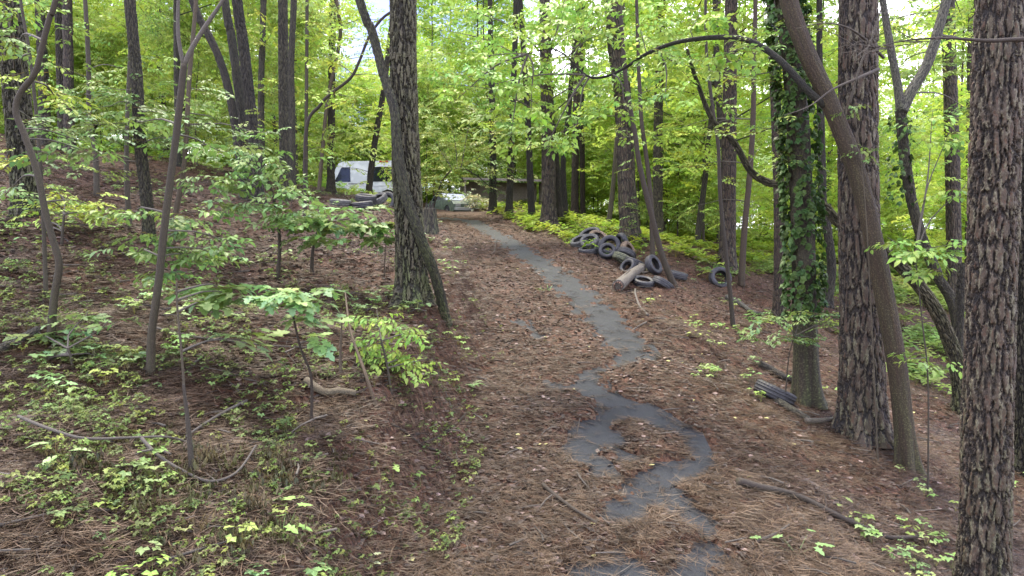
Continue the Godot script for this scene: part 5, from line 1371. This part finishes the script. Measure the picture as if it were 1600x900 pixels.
	o = stick("fallen_branch", "crooked branch on the drive's bank, its tip near the road", "branch", [Vector2(-1.20, -6.73), Vector2(-1.06, -6.96), Vector2(-0.94, -7.09), Vector2(-0.77, -7.40), Vector2(-0.62, -7.42)], 0.016, 0.01, dk)
	twigs(o, 4, 0.4, 0.006, dk)
	o = stick("fallen_branch", "bank branch with a forked end, higher up than the crooked one", "branch", [Vector2(-0.59, -8.63), Vector2(-0.67, -8.09), Vector2(-0.76, -7.71), Vector2(-0.89, -7.31)], 0.012, 0.008, dk)
	o = stick("fallen_branch", "thin stick on the litter at the left foot of the drive's bank", "branch", [Vector2(-0.74, -6.47), Vector2(-0.51, -6.63), Vector2(-0.33, -6.63)], 0.01, 0.006, Color(1.0, 0.85, 0.75))
	o = stick("fallen_branch", "white peeled stick bent upright in the drive", "branch", [Vector2(-0.56, -20.72), Vector2(-0.54, -22.02), Vector2(-0.60, -23.57)], 0.012, 0.01, Color(3.6, 3.5, 3.3), 2, 0.02, [0.03, 0.08, 0.3])
	o = stick("fallen_branch", "barkless forked branch below the flat tyre", "branch", [Vector2(3.11, -17.24), Vector2(2.85, -15.75), Vector2(2.74, -14.60), Vector2(2.73, -13.69)], 0.02, 0.03, Color(1.6, 1.5, 1.35), 2, 0.03)
	twigs(o, 4, 0.6, 0.01, dk)
	o = stick("fallen_branch", "small pale wood piece in the litter right of the asphalt", "branch", [Vector2(2.22, -12.75), Vector2(2.44, -12.95), Vector2(2.60, -13.17)], 0.02, 0.02, Color(2.2, 2.1, 2.0), 2, 0.02)
	o = stick("fallen_branch", "crooked grey log below the lone upright tyre", "log", [Vector2(5.85, -18.61), Vector2(6.02, -18.30), Vector2(6.13, -17.98), Vector2(6.17, -17.51), Vector2(6.44, -17.47)], 0.07, 0.05, Color(1.3, 1.25, 1.15), 1, 0.07)
	o = stick("fallen_branch", "dark rotten log just uphill of the lone tilted tyre", "log", [Vector2(4.64, -12.74), Vector2(4.87, -12.73), Vector2(5.05, -12.59), Vector2(5.26, -12.61)], 0.08, 0.07, dk, 1, 0.06)
	o = stick("fallen_branch", "grey root-like log between the lone tilted tyre and the widest pine", "log", [Vector2(4.15, -10.62), Vector2(4.24, -10.48), Vector2(4.34, -10.30), Vector2(4.47, -10.21)], 0.06, 0.06, Color(1.0, 0.95, 0.85), 1, 0.05)
	o = stick("fallen_branch", "barkless yellow log end touching the widest pine's foot", "log", [Vector2(4.39, -10.07), Vector2(4.67, -10.27), Vector2(5.00, -10.51)], 0.05, 0.045, Color(1.7, 1.45, 1.0), 2, 0.05)
	o = stick("fallen_branch", "pale bent twig at lower right among small green sprigs", "branch", [Vector2(2.21, -6.06), Vector2(2.44, -6.22), Vector2(2.66, -6.44)], 0.016, 0.01, Color(1.3, 1.2, 1.1))
	o = stick("fallen_branch", "thin forked twig below the long dark dead branch", "branch", [Vector2(3.47, -6.93), Vector2(3.46, -6.65), Vector2(3.44, -6.43), Vector2(3.32, -6.15)], 0.014, 0.008, Color(3.5, 3.1, 2.4))
	o = stick("fallen_branch", "fine dark twig across the asphalt above the litter islands", "branch", [Vector2(0.83, -9.46), Vector2(1.01, -9.25), Vector2(1.10, -8.97)], 0.009, 0.006, dk)
	o = stick("fallen_branch", "grey twig on the asphalt's left rim above the short curved stick", "branch", [Vector2(0.88, -8.77), Vector2(0.79, -8.34), Vector2(0.67, -8.06)], 0.008, 0.005, Color(0.8, 0.75, 0.7))
	o = stick("fallen_branch", "dark fallen limb across the low ground right of the smooth leaning trunk", "branch", [Vector2(11.85, -20.72), Vector2(12.12, -20.43), Vector2(12.39, -20.24), Vector2(12.80, -19.97)], 0.05, 0.04, dk, 1, 0.05)
	# dead leaning saplings on the left
	o = stick("dead_sapling", "bent dead brown stem leaning beside the light green shrub", "dead sapling", [Vector2(-1.33, -6.68), Vector2(-1.48, -6.80), Vector2(-1.73, -7.29), Vector2(-1.94, -7.92)], 0.02, 0.01, Color(0.9, 0.7, 0.5), 2, 0.0, [0.0, 0.22, 0.42, 0.55])
	o = stick("dead_sapling", "dead upright forked stick between the large lobed leaves and the shrub", "dead sapling", [Vector2(-1.79, -7.07), Vector2(-1.81, -7.17), Vector2(-1.80, -7.21)], 0.02, 0.009, Color(0.8, 0.65, 0.5), 2, 0.0, [0.0, 0.25, 0.55])
	o = stick("dead_sapling", "dark dead snag in the weeds at lower left, above the bowed vine", "dead sapling", [Vector2(-2.33, -4.91), Vector2(-2.36, -4.93), Vector2(-2.39, -4.93)], 0.025, 0.012, Color(0.5, 0.45, 0.4), 2, 0.0, [0.0, 0.3, 0.62])
	for k in 4:
		var p: Vector2 = [Vector2(-2.07, -11.05), Vector2(-1.89, -12.63), Vector2(-3.80, -11.59), Vector2(13.54, -22.51)][k]
		var l: String = ["thin brown stick standing left of the big left trunk", "short brown stick standing close to the big left trunk", "thin bare stem behind the low spreading sapling", "thin bare stem in the low ground under the arching trunk"][k]
		stick("dead_sapling", l, "dead sapling", [p, p + Vector2(0.03, 0), p + Vector2(0.09, -0.05)], 0.015, 0.007, Color(0.8, 0.6, 0.5), 2, 0.0, [0.0, 0.5, 1.0])
	# sticks strewn about
	var r := RandomNumberGenerator.new()
	r.seed = 64
	for k in 34:
		var left := k < 20
		var d := r.randf_range(4.0, 12.0)
		var x := tab(XR, d) + (-r.randf_range(1.6, 0.62 * d + 1.6) if left else r.randf_range(1.6, 0.5 * d))
		var a := r.randf() * TAU
		var l := r.randf_range(0.25, 0.8)
		var p := Vector2(x, -d)
		var u := Vector2(cos(a), sin(a)) * l
		var v := Vector2(-u.y, u.x) * r.randf_range(-0.18, 0.18)
		var c := r.randf_range(0.5, 2.2)
		var o2 := stick("fallen_stick", "thin dead stick lying in the litter of the left slope" if left else "thin dead stick lying in the needles right of the drive", "stick", [p, p + u * 0.5 + v, p + u], r.randf_range(0.006, 0.013), 0.004, Color(c, c * 0.9, c * 0.75), 2, 0.015, [], "sticks strewn on the left slope" if left else "sticks strewn right of the drive")
		if r.randf() < 0.5:
			twigs(o2, 2, 0.25, 0.004, Color(c, c * 0.9, c * 0.75))
# ---------------------------------------------------------------- low plants and litter
func plant_mesh(n: int, hgt: float, ll: float, lw: float, seed_: int, lobes := false) -> ArrayMesh:
	var r := RandomNumberGenerator.new()
	r.seed = seed_
	var pos := PackedVector3Array()
	var col := PackedColorArray()
	for i in n:
		var a := TAU * i / n + r.randf_range(-0.5, 0.5)
		var hh := hgt * r.randf_range(0.55, 1.1)
		var out := hgt * r.randf_range(0.15, 0.6)
		var tip := Vector3(cos(a) * out, hh, sin(a) * out)
		var w := Vector3(-sin(a), 0, cos(a)) * 0.0025
		for p in [w, -w, tip]:
			pos.append(p)
			col.append(Color(0.7, 0.5, 0.6))
		var lum := r.randf_range(0.75, 1.2)
		var t := Transform3D(Basis(Vector3.UP, -a + r.randf_range(-0.6, 0.6)) * Basis(Vector3.BACK, r.randf_range(-0.5, 0.25)) * Basis(Vector3.RIGHT, r.randf_range(-0.3, 0.3)), tip)
		if lobes:
			lobed_leaf(pos, col, t, ll * r.randf_range(0.7, 1.1), Color(lum, lum, lum))
		else:
			for k in 3:
				leaf(pos, col, t * Transform3D(Basis(Vector3.UP, (k - 1) * 1.35), Vector3(0, 0.002 * k, 0)), ll * r.randf_range(0.7, 1.1), lw, Color(lum, lum * r.randf_range(0.95, 1.05), lum), 0)
	return flat_mesh(pos, col)

func build_plants() -> void:
	var pl := [plant_mesh(5, 0.055, 0.026, 0.021, 1), plant_mesh(6, 0.09, 0.038, 0.028, 2), plant_mesh(4, 0.13, 0.065, 0.045, 3, true)]
	var xf := [[], [], []]
	var cols := [[], [], []]
	# carpet of seedlings on the near left slope, thinning toward the drive
	var r := RandomNumberGenerator.new()
	r.seed = 77
	for i in 70000:
		var d := 2.6 + 10.5 * pow(r.randf(), 1.2)
		var x := r.randf_range(-0.86, 0.3) * d - 0.2
		var o := x - tab(XR, d)
		if o > -1.25:
			continue
		var dens := 0.36 * (1.0 - smoothstep(5.0, 13.0, d)) + 0.07
		var clump := smoothstep(-0.45, 0.30, n_big.get_noise_2d(x * 3.0 + 11.0, d * 3.0)) * (0.35 + 0.65 * smoothstep(-0.2, 0.3, n_mid.get_noise_2d(x * 2.5, d * 2.5)))
		if o > -2.1:
			dens *= 0.8
		if r.randf() > dens * clump:
			continue
		var k := 0 if r.randf() < 0.9 else 1
		if r.randf() < 0.005:
			k = 2
		xf[k].append(Transform3D(Basis(Vector3.UP, r.randf() * TAU).scaled(Vector3(1.0, r.randf_range(0.6, 1.9), 1.0) * r.randf_range(0.42, 0.98)), Vector3(x, height(x, d) + 0.01, -d)))
		cols[k].append(leafy(Color(0.165, 0.225, 0.06), 0.5))
	# scattered sprigs on the right shoulder and slopes farther up
	for i in 5200:
		var d := 3.5 + 24.0 * r.randf()
		var x := r.randf_range(-0.9, 0.9) * d
		var o := absf(x - tab(XR, d))
		if o < 1.7 or n_big.get_noise_2d(x * 1.5 - 31.0, d * 1.5) < 0.12 + 0.2 * r.randf():
			continue
		var k := 1 if r.randf() < 0.85 else 2
		xf[k].append(Transform3D(Basis(Vector3.UP, r.randf() * TAU).scaled(Vector3.ONE * r.randf_range(0.8, 1.6)), Vector3(x, height(x, d) + 0.01, -d)))
		cols[k].append(leafy(Color(0.25, 0.37, 0.11), 0.3))
	scatter("seedling_carpet", pl[0], M.leaf_near, xf[0], cols[0], self)
	scatter("undergrowth_sprigs", pl[1], M.leaf_near, xf[1], cols[1], self)
	scatter("undergrowth_leaves", pl[2], M.leaf_near, xf[2], cols[2], self)
	# ground cover: the bright verge at the top of the drive and the low ground on the right
	var cover := plant_mesh(8, 0.26, 0.13, 0.08, 9)
	var cx := []
	var cc := []
	for i in 60000:
		var d := 13.0 + 80.0 * pow(r.randf(), 1.25)
		var x := r.randf_range(-0.9, 0.95) * d
		var o := x - tab(XR, d)
		var dens := 0.0
		var tint := Color(0.24, 0.38, 0.06)
		if o > 1.7:
			dens = smoothstep(19.0, 23.0, d) * smoothstep(1.7, 2.2, o) * (1.0 - smoothstep(38.0, 46.0, d)) * (0.75 if n_mid.get_noise_2d(x * 0.8, d * 0.8) > -0.05 else 0.3)
			if d < 24.0 and o < 5.5:
				dens *= 0.12
			tint = Color(0.31, 0.42, 0.055) if d > 20.0 and slope_h(x, d) > 2.6 else Color(0.24, 0.34, 0.08)
			var low := smoothstep(1.5, 0.6, slope_h(x, d) - 0.0) 
			dens = maxf(dens, low * smoothstep(13.0, 20.0, d) * 0.32)
			if d > 46.0:
				dens = maxf(dens, 0.8)
		elif o < -2.5 and d > 30.0:
			dens = 0.16
			if x > -14.0 and d > 36.0:
				dens = 0.3
		dens *= smoothstep(-0.35, 0.2, n_big.get_noise_2d(x * 1.1 + 70.0, d * 1.1))
		if o < 0.0 and absf(o) < 2.4:
			continue
		if r.randf() > dens:
			continue
		cx.append(Transform3D(Basis(Vector3.UP, r.randf() * TAU).scaled(Vector3.ONE * r.randf_range(0.7, 1.5) * (1.0 + 1.6 * smoothstep(40.0, 60.0, d))), Vector3(x, height(x, d) - 0.02, -d)))
		cc.append(leafy(tint, 0.35))
	scatter("ground_cover", cover, M.leaf_far, cx, cc, self)
	# withered weeds at lower left
	var wp := PackedVector3Array()
	var wc := PackedColorArray()
	for k in 14:
		var a := r.randf() * TAU
		var tip := Vector3(cos(a) * r.randf_range(0.02, 0.14), r.randf_range(0.06, 0.17), sin(a) * r.randf_range(0.02, 0.14))
		var w := Vector3(-sin(a), 0, cos(a)) * 0.004
		for p in [w, -w, tip]:
			wp.append(p)
			wc.append(Color(1, 1, 1))
		for j in 3:
			leaf(wp, wc, Transform3D(Basis(Vector3.UP, r.randf() * TAU) * Basis(Vector3.BACK, -1.1), tip * r.randf_range(0.4, 1.0)), 0.05, 0.016, Color(1, 1, 1) * r.randf_range(0.7, 1.3), 0)
	var wx := []
	var wcol := []
	for q in [[Vector2(-1.75, -4.58), 0.6, 22], [Vector2(-2.06, -4.93), 0.5, 16], [Vector2(-2.21, -4.65), 0.45, 12], [Vector2(-2.88, -4.59), 0.4, 8], [Vector2(-1.86, -5.45), 0.5, 12], [Vector2(-1.88, -4.18), 0.5, 10]]:
		for i in q[2]:
			var p: Vector2 = q[0] + Vector2(r.randfn(), r.randfn()) * q[1] * 0.6
			wx.append(Transform3D(Basis(Vector3.UP, r.randf() * TAU).scaled(Vector3.ONE * r.randf_range(0.6, 1.2)), at(p)))
			wcol.append(leafy(Color(0.085, 0.078, 0.03), 0.5))
	scatter("withered_weeds", flat_mesh(wp, wc), M.dry, wx, wcol, self)
	# single leafy plants one could point at
	var fern_spots := [[Vector2(-0.58, -9.44), "small green fern on the bank beside the drive", "fern"], [Vector2(-3.09, -4.64), "broad-leaved plant with big pale leaves at lower left", "plant"], [Vector2(-1.55, -4.50), "bright green lobed seedling low on the left slope", "plant"], [Vector2(0.74, -15.76), "tuft of green grass growing in the middle of the drive", "grass tuft"], [Vector2(3.51, -12.85), "yellow-green weed tuft on the right shoulder of the drive", "weed"], [Vector2(2.55, -6.00), "cluster of green lobed plants at the lower right edge of the drive", "plant"], [Vector2(-1.09, -5.19), "star-leaved pale seedling at the foot of the picture's left slope", "plant"], [Vector2(8.14, -41.47), "green weed tuft beside the thick trunk behind the tyres", "weed"]]
	for i in fern_spots.size():
		var q: Array = fern_spots[i]
		var o := thing(["fern", "plant", "plant", "grass_tuft", "weed", "plant", "plant", "weed"][i], q[1], q[2], at(q[0]))
		for k in [9, 5, 7, 16, 12, 9, 4, 12][i]:
			var a := r.randf() * TAU
			var pos := PackedVector3Array()
			var col := PackedColorArray()
			if i == 0 or i == 3:
				var ln: float = 0.26 if i == 0 else 0.2
				for j in 9:
					var f := (j + 0.5) / 9.0
					for s in [-1.0, 1.0]:
						if i == 0:
							leaf(pos, col, Transform3D(Basis(Vector3.UP, s * 1.1), Vector3(ln * f, ln * (0.8 * f - 0.7 * f * f), 0)), 0.07 * (1.1 - f), 0.022, Color(1, 1, 1), 0)
				if i == 3:
					leaf(pos, col, Transform3D(Basis(Vector3.BACK, r.randf_range(0.3, 1.2)), Vector3.ZERO), ln, 0.012, Color(1, 1, 1), 1)
				var b := part("frond" if i == 0 else "blade", flat_mesh(pos, col), M.fern, o) if M.has("fern") else null
				if b == null:
					M.fern = plain("fern green", Color(0.16, 0.30, 0.08), 0.5)
					M.fern.backlight_enabled = true
					M.fern.backlight = Color(0.25, 0.4, 0.1)
					b = part("frond" if i == 0 else "blade", flat_mesh(pos, col), M.fern, o)
				b.rotation.y = a
				b.position = Vector3(r.randf_range(-0.15, 0.15), 0, r.randf_range(-0.15, 0.15)) if i == 3 else Vector3.ZERO
			else:
				var big: float = [0, 0.15, 0.10, 0, 0.07, 0.10, 0.06, 0.10][i]
				var sp: float = [0, 0.10, 0.14, 0, 0.2, 0.34, 0.04, 0.2][i]
				var hh := r.randf_range(0.08, 0.26) * (0.6 if i > 3 else 1.0)
				var tip := Vector3(cos(a) * sp * r.randf_range(0.3, 1.0), hh, sin(a) * sp * r.randf_range(0.3, 1.0))
				for p in [Vector3(0.003, 0, 0), Vector3(-0.003, 0, 0), tip]:
					pos.append(p)
					col.append(Color(0.7, 0.6, 0.6))
				var t := Transform3D(Basis(Vector3.UP, -a) * Basis(Vector3.BACK, r.randf_range(-0.4, 0.1)), tip)
				if i == 1:
					leaf(pos, col, t, big, big * 0.5, Color(1, 1, 1), 1)
				else:
					lobed_leaf(pos, col, t, big, Color(1, 1, 1))
				if not M.has("plant%d" % i):
					var g: Color = [Color(), Color(0.24, 0.38, 0.10), Color(0.27, 0.45, 0.10), Color(), Color(0.34, 0.42, 0.07), Color(0.22, 0.38, 0.11), Color(0.45, 0.50, 0.26), Color(0.3, 0.44, 0.06)][i]
					M["plant%d" % i] = plain("plant green", g * 0.6, 0.5)
					M["plant%d" % i].backlight_enabled = true
					M["plant%d" % i].backlight = g * 0.6
				part("leaf", flat_mesh(pos, col), M["plant%d" % i], o)
	# pale flowering shrub beside the old car
	var o := tree("shrub", "cream-white flowering shrub to the right of the old car", "shrub", [Vector3(-2.00, 5.40, -37.00), Vector3(-2.00, 5.92, -37.00)], 0.03, 0.02, 2, 0.0)
	pads(o, [[Vector3(-2.35, 6.23, -37.00), 0.31, 16], [Vector3(-1.90, 5.82, -37.00), 0.42, 22], [Vector3(-1.38, 5.88, -37.00), 0.38, 18], [Vector3(-2.07, 6.02, -37.00), 0.28, 14]], "bush", Color(0.62, 0.66, 0.42), 1.3, 0.25, false, 1.2)

func build_litter() -> void:
	var r := RandomNumberGenerator.new()
	r.seed = 99
	# curled dead leaves
	var lp := []
	for s in 3:
		var pos := PackedVector3Array()
		var col := PackedColorArray()
		var q := RandomNumberGenerator.new()
		q.seed = s + 40
		var t := Transform3D(Basis(Vector3.RIGHT, q.randf_range(-0.2, 0.2)), Vector3(-0.04, 0.008, 0))
		var l := 0.085
		var w := 0.05
		var c1 := q.randf_range(0.003, 0.010)
		var v := [Vector3(0, 0, 0), Vector3(l * 0.3, c1, w * 0.45), Vector3(l * 0.65, c1 * 0.6, w * 0.4), Vector3(l, c1, 0.004), Vector3(l * 0.65, c1 * 1.2, -w * 0.42), Vector3(l * 0.3, c1 * 0.4, -w * 0.45), Vector3(l * 0.3, 0, 0), Vector3(l * 0.65, -0.002, 0)]
		for i in [0, 1, 6, 1, 2, 7, 1, 7, 6, 2, 3, 7, 0, 6, 5, 5, 6, 7, 5, 7, 4, 4, 7, 3]:
			pos.append(t * v[i])
			col.append(Color(1, 1, 1))
		lp.append(flat_mesh(pos, col))
	var np := PackedVector3Array()
	var nc := PackedColorArray()
	for k in 12:
		var a := r.randf() * TAU
		var c := Vector3(r.randfn() * 0.05, r.randf_range(0.002, 0.02), r.randfn() * 0.05)
		var u := Vector3(cos(a), r.randf_range(-0.05, 0.12), sin(a)) * r.randf_range(0.06, 0.11)
		var w := Vector3(-sin(a), 0.3, cos(a)) * 0.0021
		var m := c + Vector3(-sin(a), 0, cos(a)) * r.randf_range(-0.02, 0.02)
		for p in [c - u, m + w, m - w, m + w, c + u, m - w]:
			np.append(p)
			nc.append(Color(1, 1, 1) * r.randf_range(0.7, 1.3))
	var needle := flat_mesh(np, nc)
	var tw := tube([Vector3(-0.08, 0.006, 0), Vector3(0.0, 0.012, 0.01), Vector3(0.09, 0.006, -0.005)], 0.004, 0.002, 5, 0.05)
	var xf := [[], [], []]
	var cols := [[], [], []]
	var nx := []
	var ncol := []
	var tx := []
	var tcol := []
	for i in 190000:
		var d := 2.6 + 32.0 * pow(r.randf(), 1.9)
		var x := r.randf_range(-0.92, 0.92) * (d + 0.6)
		var bare := 0.0
		if absf(x - tab(XR, d)) < 2.0:
			bare = 1.0 - smoothstep(-0.016, 0.0, height(x, d) - slope_h(x, d)) if asphalt(x, d) < 0.03 else 0.0
		var red := n_big.get_noise_2d(x, d + 200.0) + 0.3 * (1.0 - smoothstep(8.0, 18.0, d))
		var y := height(x, d)
		if bare > 0.3:
			if r.randf() > lerpf(0.5, 0.05, smoothstep(0.3, 1.0, bare)):
				continue
			y = slope_h(x, d) - 0.004
		var b := Basis(Vector3.UP, r.randf() * TAU) * Basis(Vector3.RIGHT, r.randfn() * 0.16) * Basis(Vector3.BACK, r.randfn() * 0.14)
		var pick := r.randf()
		if pick < 0.045:
			tx.append(Transform3D(b.scaled(Vector3.ONE * r.randf_range(0.5, 1.3) * (1.0 if r.randf() < 0.85 else 2.2)), Vector3(x, y, -d)))
			tcol.append(Color(1, 1, 1) * r.randf_range(0.5, 1.6))
		elif pick < 0.5 + 0.4 * red or bare > 0.3:
			nx.append(Transform3D(b.scaled(Vector3.ONE * r.randf_range(0.7, 1.4)), Vector3(x, y + 0.004, -d)))
			var q := r.randf_range(0.35, 1.9)
			ncol.append(Color(0.074 * q, 0.049 * q, 0.029 * q))
		else:
			var k := r.randi_range(0, 2)
			xf[k].append(Transform3D(b.scaled(Vector3.ONE * r.randf_range(0.55, 1.25)), Vector3(x, y, -d)))
			var q := r.randf_range(0.3, 1.7)
			var c := Color(0.078 * q, 0.061 * q, 0.045 * q)
			if r.randf() < 0.18:
				c = Color(0.19 * q, 0.14 * q, 0.115 * q)
			elif r.randf() < 0.012:
				c = Color(0.42, 0.40, 0.16)
			cols[k].append(c)
	for k in 3:
		scatter("fallen_leaves", lp[k], M.dry, xf[k], cols[k], self)
	scatter("pine_needles", needle, M.needle, nx, ncol, self)
	scatter("fallen_twigs", tw, BARK[2], tx, tcol, self)
